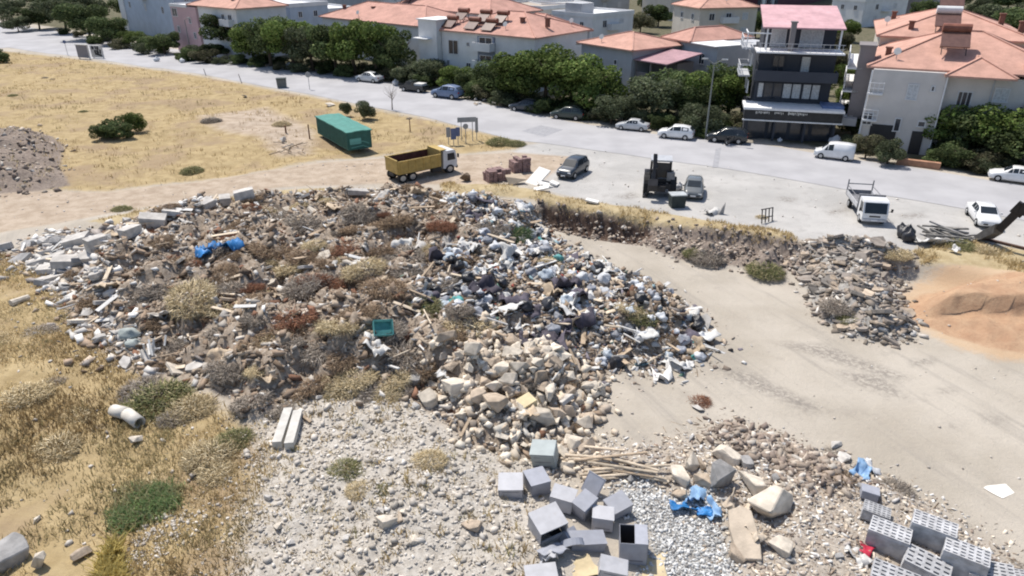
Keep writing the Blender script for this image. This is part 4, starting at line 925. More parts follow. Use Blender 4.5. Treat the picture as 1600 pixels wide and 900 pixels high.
def car(label, kind, px, py, head, col, cat='car', scale=1.0, panes=True, name='parked_car', loc=None):
    p = loc or hit(px, py); t = thing(name, label, cat, (p.x, p.y, p.z + .03), rad(head)); t.scale = (scale,) * 3
    P = PROF[kind]; rings = [sect(s) for s in P]
    o = MB().loft(rings).build('body', col, t, True)
    bm = bmesh.new(); bm.from_mesh(o.data); bmesh.ops.bevel(bm, geom=[e for e in bm.edges if len(e.link_faces) == 2 and e.calc_face_angle() > .5], offset=.025, segments=2, affect='EDGES', clamp_overlap=True); bm.to_mesh(o.data); bm.free()
    o.data.polygons.foreach_set('use_smooth', [True] * len(o.data.polygons))
    cab = [i for i, s in enumerate(P) if s[3] - s[2] > .25]; a, b = cab[0], cab[-1]
    def mid(r, i, j): return (r[i] + r[j]) / 2
    f0, f1 = rings[b + 1], rings[b]           # windshield
    mb = MB(); quad_on(mb, f0[4], f0[7], f1[7], f1[4], .1, .04); mb.build('windshield', mGLASS, t)
    g0, g1 = rings[a - 1], rings[a]
    mb = MB(); quad_on(mb, g0[7], g0[4], g1[4], g1[7], .14, .04)
    if kind != 'van': mb.build('rear_window', mGLASS, t)
    for sgn in (0, 1):
        i3, i4 = (3, 4) if sgn == 0 else (8, 7)
        segs = [(i, i + 1) for i in range(a, b)]
        if kind == 'van': segs = segs[-1:]
        segs.append((b, b + 1))
        for (i, j) in segs:
            A, B, C, D = rings[i][i3], rings[j][i3], rings[j][i4], rings[i][i4]
            if j == b + 1: C = D.lerp(C, .45); B = A.lerp(B, .55)
            if sgn: A, B, C, D = B, A, D, C
            mb = MB(); quad_on(mb, A, B, C, D, .13, .012); mb.build('side_window', mGLASS, t)
    L0, L1 = P[0][0], P[-1][0]; r = .31 if kind in ('sedan', 'hatch') else .34 if kind == 'van' else .37
    w = P[len(P) // 2][4]
    for x in (L0 + .82, L1 - .82):
        for y in (-w + .07, w - .07): wheel(t, x, y, r)
    zf = P[-2][2]; wf = P[-2][4]
    for s in (-1, 1):
        MB().box((L1 - .09, s * wf * .74, zf - .06), (.12, .3, .13)).build('headlight', mLAMP, t)
        MB().box((L0 + .06, s * P[1][4] * .78, P[1][2] - .16), (.12, .22, .16)).build('tail_light', mTAIL, t)
        MB().box((P[b + 1][0] - .28, s * (w + .07), P[b + 1][2] + .08), (.12, .16, .11)).build('mirror', col, t)
    MB().box((L1 - .02, 0, .45), (.06, 1.1, .12)).build('grille', mTRIM, t)
    MB().box((L1 + .025, 0, .46), (.02, .46, .1)).build('number_plate', mPLATE, t)
    MB().box((L0 + .02, 0, .42), (.06, 1.3, .14)).build('bumper', mTRIM, t)
    return t
pWHITE = paint('white_paint', (.72, .72, .72)); pSILV = paint('silver_paint', (.48, .49, .50), .3); pBLK = paint('dark_paint', (.022, .026, .03), .2); pGREY = paint('grey_paint', (.13, .14, .145), .25); pBLUE = paint('blue_paint', (.12, .17, .28), .45); pNAVY = paint('navy_paint', (.035, .045, .06), .3); pGREEN = paint('dark_green_paint', (.03, .045, .04), .3)
car('black estate car parked alone on the lot facing the heap', 'suv', 895, 273, -120, pNAVY, scale=0.86)
car('dark grey hatchback parked beside the backhoe loader', 'hatch', 1083, 304, -105, pGREY, scale=0.88)
car('white sedan with a dark sunroof beside the excavator arm', 'sedan', 1534, 346, -107, pWHITE, scale=0.90)
car('white sedan on the far roadside under the right hand trees', 'sedan', 1584, 284, 148, pWHITE, scale=0.90)
car('white panel van on the roadside before the large white house', 'van', 1302, 248, 152, pWHITE, 'van', scale=.82, name='panel_van')
car('silver white sedan parked under trees left of the brighter sedan', 'sedan', 988, 203, 158, pSILV, scale=0.82)
car('silver hatchback parked left of the shop front beside a lamp post', 'hatch', 1056, 216, 158, pWHITE, scale=0.92)
car('silver sedan parked alone in front of the long tree row', 'sedan', 578, 128, 150, pSILV)
car('blue grey car parked by the rubble at the roadside', 'hatch', 700, 153, 150, pBLUE, scale=1.12)
car('black car half hidden in tree shade by the big green trees', 'sedan', 824, 174, 155, pNAVY)
car('dark green car in the deep shade right of the black car', 'hatch', 888, 186, 158, pGREEN)
car('black car in the shade of the shop side trees', 'hatch', 1136, 222, 160, pBLK)
# dark roadside cart with white load
t = thing('pickup', 'dark pickup with a white load behind the blue grey car', 'pickup', hit(648, 143), rad(152))
MB().prism([(-1.9, .35), (2.0, .35), (2.05, .75), (1.2, .9), (.75, 1.45), (-.1, 1.45), (-.15, .95), (-1.9, .95)], -.8, .8, 'y').build('body', pBLK, t)
MB().box((-1.0, 0, 1.05), (1.3, 1.2, .3)).build('load', mSHEET, t); MB().box((.35, 0, 1.2), (.7, 1.62, .3)).build('side_window', mGLASS, t)
for x in (-1.2, 1.25):
    for y in (-.75, .75): wheel(t, x, y, .33)

# ---- yellow tipper truck
mYEL = M('tipper_yellow', (.42, .295, .095), .6, .15, 2, .1, dirt=((.20, .13, .07), .55)); mBEDIN = M('rusty_bed', (.10, .045, .035), .85, .25, 3, .2)
mCABW = M('cab_white', (.60, .61, .63), .4, .08, 2, dirt=((.35, .33, .3), .3))
p = hit(660, 274); t = thing('tipper_truck', 'yellow tipper truck with a white cab and empty rusty bed', 'truck', (p.x, p.y, p.z), rad(38)); t.scale = (.9, .9, .82)
bl, bw, z0, z1 = 4.7, 2.4, 1.0, 2.35
mb = MB()
for y in (-1, 1):
    mb.box((-.9, y * (bw / 2), (z0 + z1) / 2), (bl, .09, z1 - z0))
    for k in range(6): mb.box((-.9 - bl / 2 + .3 + k * (bl - .6) / 5, y * (bw / 2 + .07), (z0 + z1) / 2), (.12, .07, z1 - z0 - .06))
    mb.box((-.9, y * (bw / 2 + .07), z1 - .04), (bl, .08, .12)); mb.box((-.9, y * (bw / 2 + .05), z0 + .55), (bl, .05, .08))
mb.build('bed_side', mYEL, t)
MB().box((-.9 - bl / 2, 0, (z0 + z1) / 2 + .03), (.1, bw - .1, z1 - z0 + .05)).box((-.95 - bl / 2, 0, z1 + .05), (.12, bw - .1, .14)).build('tailgate', mYEL, t)
MB().box((-.9 + bl / 2, 0, (z0 + z1) / 2 + .16), (.1, bw - .1, z1 - z0 + .3)).box((-.9 + bl / 2 + .35, 0, z1 + .3), (.8, bw * .9, .07)).build('headboard', mYEL, t)
MB().box((-.9, 0, z0 + .05), (bl - .12, bw - .11, .1)).box((-.9, bw / 2 - .052, (z0 + z1) / 2), (bl - .12, .01, z1 - z0 - .05)).box((-.9, -bw / 2 + .052, (z0 + z1) / 2), (bl - .12, .01, z1 - z0 - .05)).build('bed_lining', mBEDIN, t)
MB().box((-.4, 0, .78), (6.0, .9, .28)).box((1.0, .9, .7), (1.0, .5, .45)).box((1.0, -.9, .7), (1.0, .5, .45)).build('chassis', mCHAS, t)
cab = MB().prism([(1.75, .62), (3.3, .62), (3.36, 1.3), (3.2, 2.35), (3.05, 2.5), (1.8, 2.5)], -1.12, 1.12, 'y').build('cab', mCABW, t)
mb = MB(); mb.prism([(3.372, 1.42), (3.225, 2.28), (3.215, 2.28), (3.36, 1.42)], -.98, .98, 'y'); mb.build('windshield', mGLASS, t)
for y in (-1.125, 1.125):
    MB().prism([(2.25, 1.45), (3.15, 1.45), (3.02, 2.2), (2.25, 2.2)], y - .008, y + .008, 'y').build('side_window', mGLASS, t)
    MB().box((3.4, y * 1.1, 1.85), (.1, .22, .42)).build('mirror', mTRIM, t); MB().box((3.35, y * .75, .95), (.08, .3, .18)).build('headlight', mLAMP, t)
MB().box((3.36, 0, .62), (.14, 2.2, .3)).build('bumper', mTRIM, t); MB().box((3.39, 0, 1.1), (.02, 1.2, .22)).build('grille', mTRIM, t)
for x in (2.5, -1.7, -2.75):
    for y in (-.98, .98): wheel(t, x, y, .5, .32)

# ---- white flatbed truck facing the camera
mBED = M('bed_grey', (.20, .20, .21), .7, .2, 3, .1); mBEDL = M('bed_light', (.50, .50, .51), .6, .15)
p = hit(1352, 338); t = thing('flatbed_truck', 'white flatbed truck with dark stake posts facing the heap', 'truck', (p.x, p.y, p.z), rad(-101)); t.scale = (.86,) * 3
MB().box((-1.3, 0, .9), (3.9, 2.05, .12)).build('bed_floor', mBED, t)
for y in (-1, 1): MB().box((-1.3, y * 1.03, 1.14), (3.9, .05, .4)).build('bed_side', mBEDL, t)
MB().box((-3.26, 0, 1.14), (.05, 2.0, .4)).build('tailgate', mBED, t)
MB().box((.68, 0, 1.5), (.08, 2.05, 1.15)).box((.62, 0, 2.1), (.14, 2.1, .12)).build('headboard', mBED, t)
for x in (-3.2, ):
    for y in (-1, 1): MB().box((x, y * 1.03, 1.6), (.09, .09, 1.35)).build('stake_post', mBED, t)
MB().box((-3.2, 0, 1.9), (.06, 2.0, .08)).build('crossbar', mBED, t)
for y in (-1, 1): MB().bar((-3.2, y * 1.03, 1.75), (.6, y * 1.03, 1.75), .05).build('side_rail', mBED, t)
MB().box((-.6, 0, .62), (5.2, .8, .25)).build('chassis', mCHAS, t)
MB().prism([(.85, .45), (2.35, .45), (2.42, 1.05), (2.12, 1.95), (1.95, 2.08), (.95, 2.08), (.85, 1.9)], -.98, .98, 'y').build('cab', pWHITE, t)
MB().prism([(2.435, 1.08), (2.16, 1.9), (2.15, 1.9), (2.42, 1.08)], -.85, .85, 'y').build('windshield', mGLASS, t)
for y in (-.985, .985):
    MB().prism([(1.3, 1.1), (2.2, 1.1), (2.0, 1.85), (1.3, 1.85)], y - .008, y + .008, 'y').build('side_window', mGLASS, t)
    MB().bar((2.3, y, 1.2), (2.35, y * 1.22, 1.35), .03).box((2.36, y * 1.25, 1.38), (.06, .16, .28)).build('mirror', mTRIM, t); MB().box((2.4, y * .76, .78), (.06, .3, .18)).build('headlight', mLAMP, t)
MB().box((2.42, 0, .82), (.02, .85, .12)).build('grille', mTRIM, t); MB().box((2.4, 0, .5), (.12, 1.9, .2)).build('bumper', mBEDL, t); MB().box((2.47, 0, .5), (.015, .5, .11)).build('number_plate', mPLATE, t)
for x in (1.6, -2.2):
    for y in (-.86, .86): wheel(t, x, y, .38, .24)

# ---- backhoe loader, boom folded up at its rear towards the camera
mBHK = M('backhoe_dark', (.03, .028, .03), .5, .2, 3, .1, spec=.4); mBHY = M('backhoe_grey', (.22, .21, .21), .5, .2)
p = hit(1029, 300); t = thing('backhoe_loader', 'black backhoe loader with folded boom parked beside the grey hatchback', 'backhoe', (p.x, p.y, p.z), rad(80)); t.scale = (1.1,) * 3
MB().box((.9, 0, 1.1), (2.2, .95, .75)).box((0, 0, .75), (3.4, .8, .4)).build('chassis', mBHK, t)
mb = MB()
for x in (-.85, .35):
    for y in (-.72, .72): mb.bar((x, y, 1.0), (x * .9, y * .93, 2.55), .09)
mb.box((-.25, 0, 1.15), (1.35, 1.45, .3)); mb.build('cab_frame', mBHK, t)
MB().box((-.25, 0, 2.6), (1.45, 1.5, .1)).build('cab_roof', M('roof_light', (.40, .41, .43), .5, .1), t)
for y in (-.7, .7): MB().box((-.25, y, 1.9), (1.1, .02, 1.1)).build('side_window', mGLASS, t)
MB().box((-.84, 0, 1.9), (.02, 1.2, 1.1)).build('rear_window', mGLASS, t)
for y in (-.95, .95):
    wheel(t, -.7, y, .72, .42); wheel(t, 1.55, y * .92, .5, .34)
MB().bar((-1.3, .35, .8), (-1.7, .45, 2.3), .32, .24).bar((-1.7, .45, 2.3), (-1.35, .5, 3.15), .26, .2).build('boom', mBHK, t)
MB().bar((-1.35, .5, 3.2), (-2.0, .5, 1.5), .24, .2).build('dipper', mBHK, t)
MB().prism([(-2.35, .75), (-1.85, .7), (-1.75, 1.5), (-2.1, 1.6), (-2.4, 1.2)], .2, .85, 'y').build('bucket', mBHK, t)
MB().cyl((-1.5, .4, 1.3), (-1.62, .42, 2.5), .06, .06, 8).build('ram', mRIM, t)
for y in (-.9, .9): MB().bar((-1.25, y * .7, .8), (-1.4, y * 1.1, .12), .16, .2).box((-1.4, y * 1.1, .08), (.4, .36, .1)).build('stabiliser_leg', mBHK, t)
MB().box((-1.25, 0, .85), (.2, 1.6, .35)).build('rear_frame', mBHK, t)
MB().prism([(2.4, .2), (3.2, .15), (3.25, .25), (2.75, .55), (2.7, .95), (2.4, 1.0)], -1.1, 1.1, 'y').build('loader_bucket', mBHY, t)
for y in (-.6, .6): MB().bar((.7, y, 1.35), (2.5, y, .6), .16, .2).build('loader_arm', mBHK, t)
MB().box((-.95, -.72, 1.5), (.25, .55, .6)).build('toolbox', mBHY, t)
# bin and white bags near it
p = hit(1057, 323); t = thing('rubbish_bin', 'dark rubbish bin with a pale lid between backhoe and lot edge', 'bin', (p.x, p.y, p.z), .1)
MB().box((0, 0, .5), (1.05, .8, .95), taper=1.12).build('body', M('bin_green', (.03, .04, .04), .6, .2), t); MB().box((0, 0, 1.02), (1.22, .95, .08)).build('lid', M('bin_lid', (.40, .42, .43), .6, .1), t)
p = hit(1060, 298); inst(BAG[2], 'rubbish_bag', (p.x, p.y, p.z + .3), (0, 0, 1), (.7, .6, 1.0), 'white bag standing between the backhoe and the hatchback', 'rubbish bag', None, mBAGW)

# ---- excavator reaching in from the right
mEXC = M('excavator_dark', (.028, .025, .025), .55, .25, 3, .1)
p = hit(1632, 385); t = thing('excavator', 'dark excavator arm reaching in at the right edge with bucket down', 'excavator', (p.x, p.y, p.z), 0)
e0 = hit(1533, 378); rel = lambda px, py, z: (lambda q: (q.x - p.x, q.y - p.y, z - p.z))(G(px, py, z))
A1, A2, A3, A4 = rel(1660, 350, 2.6), rel(1597, 324, 3.0), rel(1561, 359, 1.25), rel(1530, 371, .12)
MB().bar(A1, A2, .5, .75).build('boom', mEXC, t); MB().bar(A2, A3, .36, .5).bar(Vector(A2).lerp(Vector(A3), -.12), Vector(A2).lerp(Vector(A3), .3), .3, .74).build('arm', mEXC, t)
v = Vector(A3); mb = MB()
b3, b4 = Vector(A3), Vector(A4); d = (b4 - b3); sd = Vector((-d.y, d.x, 0)).normalized() * .45; upv = Vector((0, 0, .42))
mb.loft([[b3 - sd * .8 + upv, b3 + sd * .8 + upv, b3 + sd * .8 - upv * .6, b3 - sd * .8 - upv * .6], [b3.lerp(b4, .5) - sd + upv * .7, b3.lerp(b4, .5) + sd + upv * .7, b3.lerp(b4, .5) + sd - upv * .9, b3.lerp(b4, .5) - sd - upv * .9], [b4 - sd + upv * .1, b4 + sd + upv * .1, b4 + sd - upv * .2, b4 - sd - upv * .2]])
mb.build('bucket', M('bucket_steel', (.11, .105, .10), .5, .25, 3), t)
MB().cyl(Vector(A1) + Vector((0, 0, .35)), Vector(A2).lerp(Vector(A3), .3) + Vector((0, 0, .3)), .07, .07, 8).build('ram', mRIM, t)
MB().box((1.6, 0, 1.6), (2.4, 2.2, 1.1)).box((2.8, 0, 1.6), (.8, 2.2, 1.3)).build('engine_house', mEXC, t); MB().box((.9, .7, 2.2), (1.3, .9, 1.3)).build('cab', mEXC, t)
for y in (-1, 1): MB().prism([(-.6, .3), (-.3, 0), (3.2, 0), (3.5, .3), (3.3, .75), (-.4, .75)], y * 1.1 - .25, y * 1.1 + .25, 'y').build('track', mTYRE, t)
a, b = hit(1534, 374), hit(1640, 400); a.z += .1; b.z += .1
tag(MB().bar(a, b, .22, .12).build('steel_beam', M('rust_beam', (.10, .06, .045), .8, .2)), 'long dark rusty beam on the ground under the excavator bucket', 'beam')

# ---- green container and things around it
mGRT = M('teal_tarp', (.075, .23, .195), .75, .12, 2, .15); mGRS = M('green_side', (.030, .11, .095), .65, .15, 2, .1); mGRL = M('pale_green_panel', (.13, .36, .33), .6, .1)
A, B, C = G(497, 212), G(545, 240), G(582, 233)
x = (B - A); L_ = x.length; ang = math.atan2(x.y, x.x); w_ = 2.45
t = thing('cargo_container', 'long green container with a teal roof beside the dirt track', 'container', (A.x, A.y, 0.12), ang)
h_ = 1.75
mb = MB().box((L_ / 2, w_ / 2, h_ / 2 + .15), (L_, w_, h_))
for k in range(26):
    mb.box((L_ * (k + .5) / 26, -.015, h_ / 2 + .12), (L_ / 52, .04, h_ - .25)); mb.box((L_ * (k + .5) / 26, w_ + .015, h_ / 2 + .12), (L_ / 52, .04, h_ - .25))
mb.build('body', mGRS, t)
mb = MB(); n = 14
top = [[Vector((L_ * i / n - .05 + .15 * (i == n), y, h_ + .19 + .02 * sin(i * 1.7) + (.05 if abs(y - w_ / 2) < .5 else 0))) for y in np.linspace(-.1, w_ + .1, 6)] for i in range(n + 1)]
vs = [p for r in top for p in r]; low = [p - Vector((0, 0, .1)) for p in vs]; fs = []
for i in range(n):
    for j in range(5): fs.append((i * 6 + j, i * 6 + j + 1, i * 6 + j + 7, i * 6 + j + 6))
N6 = len(vs); ring = list(range(6)) + [k * 6 + 5 for k in range(1, n + 1)] + [n * 6 + j for j in range(4, -1, -1)] + [k * 6 for k in range(n - 1, 0, -1)]
fs += [tuple(i + N6 for i in reversed(f)) for f in fs] + [(ring[k - 1], ring[k], ring[k] + N6, ring[k - 1] + N6) for k in range(len(ring))]
mb.add(vs + low, fs); mb.build('roof_tarp', mGRT, t)
MB().box((L_ + .012, w_ * .5, h_ * .5 + .15), (.02, w_ - .2, h_ - .25)).build('end_door', mGRS, t)
MB().box((L_ + .03, w_ * .32, h_ * .55), (.03, 1.15, .55)).build('pale_panel', mGRL, t)
for z in (.35, .75): MB().bar((L_ + .03, .3, z * 1.1), (L_ + .03, w_ * .62, z * 1.1 + .08), .03, .06).bar((L_ + .03, w_ * .62, z * 1.1 + .08), (L_ + .03, w_ - .3, z * 1.1 - .2), .03, .06).build('rail', mGRL, t)
mb = MB()
for k in range(7): mb.cyl((L_ * .05 + L_ * .15 * k, w_ / 2, 0.0), (L_ * .05 + L_ * .15 * k, w_ / 2, .16), .09, .09, 6)
mb.build('skid', mCHAS, t)
# posts near the track
def post(px, py, h, r, label, mat=mWOOD, name='post', lean=(0, 0)):
    p = hit(px, py); tag(MB().cyl((p.x, p.y, p.z - .1), (p.x + lean[0], p.y + lean[1], p.z + h), r, r * .8, 7).build(name, mat), label, 'post')
post(484, 217, 1.5, .08, 'brown wooden post left of the green container', M('brown_post', (.16, .08, .05), .85)); post(641, 206, 1.4, .06, 'thin brown post in the dry grass above the truck', M('brown_post', (0, 0, 0)))
post(447, 208, .8, .1, 'short dark stump post in the dirt left of the container', M('brown_post', (0, 0, 0))); post(322, 118, 1.0, .06, 'thin leaning post at the far field edge', mGREYST, lean=(-.2, 0)); post(378, 130, 1.3, .06, 'thin leaning post beside the road in the field', mGREYST, lean=(-.3, 0))
# stick pile and scraps left of the container
for k in range(16):
    a = hit(455 + U(-18, 18), 232 + U(-8, 8)); b = a + Vector((U(-1.3, 1.3), U(-1, 1), U(0, .7))); a.z += .1
    tag(MB().cyl(a, b, .06, .04, 6).build('wooden_stick', random.choice([mWOOD, mWOODP, mGREYST])), 'loose wooden stick in the pile left of the green container', 'stick', 'sticks left of the container')
one(CHUNK, 2, 'concrete_chunk', 443, 222, (18, 12), (.1, .1, 1), mCONC, 'pinkish white chunk above the stick pile', 'concrete chunk'); one(CHUNK, 4, 'concrete_chunk', 515, 165, (18, 6), (.1, .1, 1), mCREAM, 'white flat rubble in the field behind the container', 'concrete chunk')
one(CHUNK, 4, 'concrete_chunk', 382, 152, (12, 6), (.1, .1, 2), mCONC, 'white lump alone in the dry field', 'concrete chunk')

# ---- road sign cluster
mSIGNB = M('sign_blue', (.10, .13, .25), .5, .1); mSIGNG = M('sign_back', (.30, .31, .32), .5, .1); mPOLE = M('galvanised_pole', (.32, .33, .33), .5, .1)
def sign(px, py, h, w, hh, mat, label, shape='rect', n=1, rz=.2):
    p = hit(px, py); t = thing('road_sign', label, 'road sign', (p.x, p.y, p.z), rz)
    for k in range(n): MB().cyl(((k - (n - 1) / 2) * w * .6, 0, -.1), ((k - (n - 1) / 2) * w * .6, 0, h), .04, .04, 7).build('pole', mPOLE, t)
    mb = MB()
    if shape == 'rect': mb.box((0, -.06, h - hh / 2), (w, .03, hh))
    else: mb.cyl((0, -.045, h - hh / 2), (0, -.075, h - hh / 2), w / 2, w / 2, 18)
    mb.build('sign_plate', mat, t); return t
sign(701, 226, 1.75, .42, 1.0, mSIGNG, 'narrow grey sign at the left of the roadside sign row'); sign(709, 227, 1.7, .55, 1.1, mSIGNB, 'first blue sign in the roadside sign row'); sign(716, 226, 1.75, .42, .9, mSIGNB, 'second blue sign in the roadside sign row')
sign(728, 224, 2.0, .55, .55, mSIGNG, 'round sign in the middle of the roadside sign row', 'disc'); sign(730, 220, 2.4, 1.9, .5, mSIGNG, 'wide grey sign board on two poles behind the sign row', 'rect', 2); sign(745, 219, 2.3, .3, 1.5, mSIGNG, 'tall narrow post sign at the right of the sign row')
sign(484, 140, 2.4, .75, .75, mSIGNG, 'round sign on a pole beside the road in the field', 'disc'); sign(106, 86, 2.6, .6, .6, mSIGNB, 'small dark round sign left of the roadside boards', 'disc')
p = hit(441, 137); t = thing('rubbish_bin', 'dark roadside bin standing at the far field edge', 'bin', (p.x, p.y, p.z), .2)
MB().box((0, 0, .62), (1.2, .9, 1.2), taper=1.08).build('body', M('bin_grey', (.13, .14, .14), .6, .15), t); MB().box((0, 0, 1.27), (1.36, 1.02, .09)).build('lid', M('bin_green', (0, 0, 0)), t)
# roadside boards
p = hit(132, 92); t = thing('notice_board', 'leaning grey board with white edge beside the far road', 'board', (p.x, p.y, p.z), -.35)
MB().box((0, 0, 1.25), (2.7, .1, 2.1)).build('panel', M('board_grey', (.22, .22, .25), .6, .1), t)
MB().box((0, -.02, 2.36), (2.95, .16, .14)).box((1.42, -.02, 1.2), (.14, .16, 2.3)).build('frame', mSHEET, t); MB().box((-1.2, .1, .2), (.1, .1, .8)).box((1.2, .1, .2), (.1, .1, .8)).build('leg', mPOLE, t)
p = hit(154, 91); t = thing('notice_board', 'white board with black painted marks beside the grey one', 'board', (p.x, p.y, p.z), -.3)
MB().box((0, 0, 1.15), (2.7, .1, 2.0)).build('panel', mSHEET, t)
mb = MB()
for (x, z, w, h) in ((-.75, 1.75, .5, .5), (-.1, 1.8, .28, .55), (.35, 1.75, .4, .6), (-.35, 1.15, .4, .5), (.2, 1.1, .5, .6), (.8, 1.15, .35, .7), (.25, .62, 1.5, .34)): mb.box((x, -.06, z), (w, .03, h), Matrix.Rotation(U(-.2, .2), 3, 'Y'))
mb.build('painted_mark', mTRIM, t); MB().box((-1.1, .1, .15), (.1, .1, .6)).box((1.1, .1, .15), (.1, .1, .6)).build('leg', mPOLE, t)

# ---- purple paver stacks, stump, foam sheets near the track mouth
mPAV = M('purple_paver', (.24, .16, .15), .9, .25, 4, .4, .1)
def paver_stack(px, py, nx, ny, nz, rz, label):
    p = hit(px, py); t = thing('paver_stack', label, 'paver stack', (p.x, p.y, p.z), rz); mb = MB()
    for i in range(nx):
        for j in range(ny):
            for k in range(nz - (1 if random.random() < .3 else 0)): mb.box(((i - nx / 2) * .42 + U(-.03, .03), (j - ny / 2) * .42 + U(-.03, .03), .13 + k * .25), (.37, .38, .23), U(-.08, .08))
    mb.build('paver_courses', mPAV, t); MB().box((0, 0, -.02), (nx * .42, ny * .42, .08)).build('pallet', mWOOD, t)
paver_stack(778, 280, 5, 3, 4, .5, 'long low purple brick paver stack near the track mouth'); paver_stack(814, 266, 4, 3, 5, .4, 'taller purple brick paver stack behind the low one')
p = hit(727, 283); tag(inst(CHUNK[3], 'tree_stump', (p.x, p.y, p.z + .4), (.2, .1, .5), (1.1, 1.0, 1.0), 'dark round stump right of the yellow truck', 'stump', None, M('stump_bark', (.15, .11, .075), .95, .3, 5, .5)))
one(CHUNK, 4, 'earth_clod', 805, 287, (36, 22), (0, 0, .4), M('pale_earth', (.44, .36, .27), .95, .12), 'pale sandy mound in front of the purple paver stacks', 'earth mound')
for k, (px, py, w, d, rot, lab) in enumerate(((838, 286, 1.2, 2.5, (.5, .1, -.7), 'large white foam sheet leaning towards the black estate car'), (852, 292, 1.3, .9, (.1, .3, .4), 'broken white foam sheet at the foot of the large one'), (866, 290, .9, .7, (.3, .1, 1.2), 'small white foam piece with dark flecks'), (846, 298, 1.2, .6, (.1, -.2, .1), 'flat white foam piece on the lot edge'), (925, 318, 1.0, .4, (.1, .1, -.4), 'lone white foam block on the lot edge'))):
    p = hit(px, py); o = MB().box((0, 0, 0), (w, d, .14)).build('foam_sheet', M('white_foam', (.74, .72, .68), .9, .08, 3)); o.location = (p.x, p.y, p.z + .38 if k == 0 else p.z + .2); o.rotation_euler = rot; tag(o, lab, 'foam sheet')
# ---- frame and trash on the lot
p = hit(1196, 347); t = thing('scrap_rack', 'dark metal rack dumped on the lot edge', 'scrap', (p.x, p.y, p.z), .5)
for k in range(4): MB().bar((-.6 + k * .35, -.2, .05), (-.3 + k * .35, .2, .95), .07).build('frame_bar', mCHAS, t)
MB().bar((-.6, -.2, .5), (.8, .1, .3), .06).bar((-.4, .2, .95), (.8, .2, .9), .06).build('cross_bar', mCHAS, t)
p = hit(1112, 334); inst(SHEET[1], 'plastic_sheet', (p.x, p.y, p.z + .2), (.2, .1, .5), (1.3, 1, .9), 'crumpled white sheet on the lot edge by the dry grass', 'plastic sheet', None, mSHEET); p = hit(1126, 335); tag(MB().prism([(-.25, 0), (.25, 0), (.3, .9)], -.04, .04, 'y').build('metal_sheet', mGREYST), 'pointed grey sheet standing beside the crumpled white sheet', 'metal sheet'); COL.objects[-1]
o = [q for q in COL.objects if q.name.startswith('metal_sheet')][-1]; o.location = p; o.rotation_euler = (0, 0, .4)
# ---- scrap lumber by the excavator
for k, (px, py, q, lab) in enumerate(((1413, 372, 1.0, 'big black bag at the left end of the scrap lumber'), (1418, 378, .85, 'lower black bag at the left end of the scrap lumber'), (1408, 366, .7, 'small black bag behind the two at the scrap lumber'))):
    p = hit(px, py); inst(BAG[k], 'rubbish_bag', (p.x, p.y, p.z + .38), (0, .2, k), (q, q, q * 1.4), lab, 'rubbish bag', None, mBAGK)
for k in range(20):
    x0 = 1428 + U(0, 40); a = hit(x0, 368 + U(-10, 10)); b = hit(x0 + U(40, 78), 372 + U(-8, 14)); a.z += U(.1, .7); b.z += U(.1, .45)
    tag(MB().bar(a, b, .14, .1).build('timber', random.choice([mGREYST, M('grey_timber', (.19, .18, .165), .9, .2), M('grey_timber', (0, 0, 0))])), 'grey weathered timber in the scrap stack by the excavator', 'timber', 'timbers by the excavator')
for k, (px, py, s, lab) in enumerate(((1448, 382, 1.5, 'large white bag in front of the scrap lumber'), (1463, 383, .7, 'small white bag beside the large white one'), (1490, 395, .6, 'small pale bag in the dry grass by the lumber'))):
    p = hit(px, py); inst(SHEET[k], 'plastic_sheet', (p.x, p.y, p.z + .3), (-.4, .1, k), (s, s, s), lab, 'plastic sheet', None, mSHEET)
# ---- lamp posts
mLPOST = M('lamp_post_paint', (.20, .21, .20), .6, .1)
def lamp_post(px, py, h, label, arms=2):
    p = hit(px, py); t = thing('street_lamp', label, 'street lamp', (p.x, p.y, p.z), rad(-20))
    MB().cyl((0, 0, 0), (0, 0, h), .1, .055, 8).build('pole', mLPOST, t)
    for s in ((-1, 1) if arms == 2 else (1,)):
        MB().cyl((0, 0, h - .1), (s * .75, 0, h + .35), .045, .04, 6).build('arm', mLPOST, t); MB().box((s * .95, 0, h + .38), (.6, .26, .12)).build('lamp_head', mRIM, t)
lamp_post(1102, 218, 7.6, 'grey double armed street lamp left of the shop building'); lamp_post(300, 92, 6.5, 'thin street lamp in front of the pink and white house', 1)
# ================================================================== town: buildings
def wallm(name, c): return M(name, c, .9, .07, .5, .05, dirt=(tuple(x * .75 for x in c), .25))
wWHITE = wallm('wall_white', (.66, .66, .66)); wGREY = wallm('wall_grey', (.42, .43, .45)); wBLUE = wallm('wall_pale_blue', (.40, .46, .54)); wPINK = wallm('wall_pink', (.52, .36, .37)); wCREAM = wallm('wall_cream', (.58, .53, .46))
wDARK = wallm('wall_charcoal', (.055, .06, .075)); wMAR = wallm('wall_maroon', (.10, .035, .05)); wBRN = wallm('wall_taupe', (.22, .20, .20))
mWINF = M('window_frame', (.62, .62, .63), .5, .05); mPANE = M('window_pane', (.035, .042, .055), .12, .2, spec=.5); mCURT = M('curtained_pane', (.50, .52, .54), .3, .2, 6)
mFLAT = M('flat_roof', (.46, .45, .43), .9, .15, 1.2); mFLATW = M('white_roof', (.72, .72, .72), .85, .06); mRAIL = M('white_railing', (.70, .70, .71), .5, .05); mPIPE = M('chimney_brick', (.20, .10, .075), .9, .2, 4)
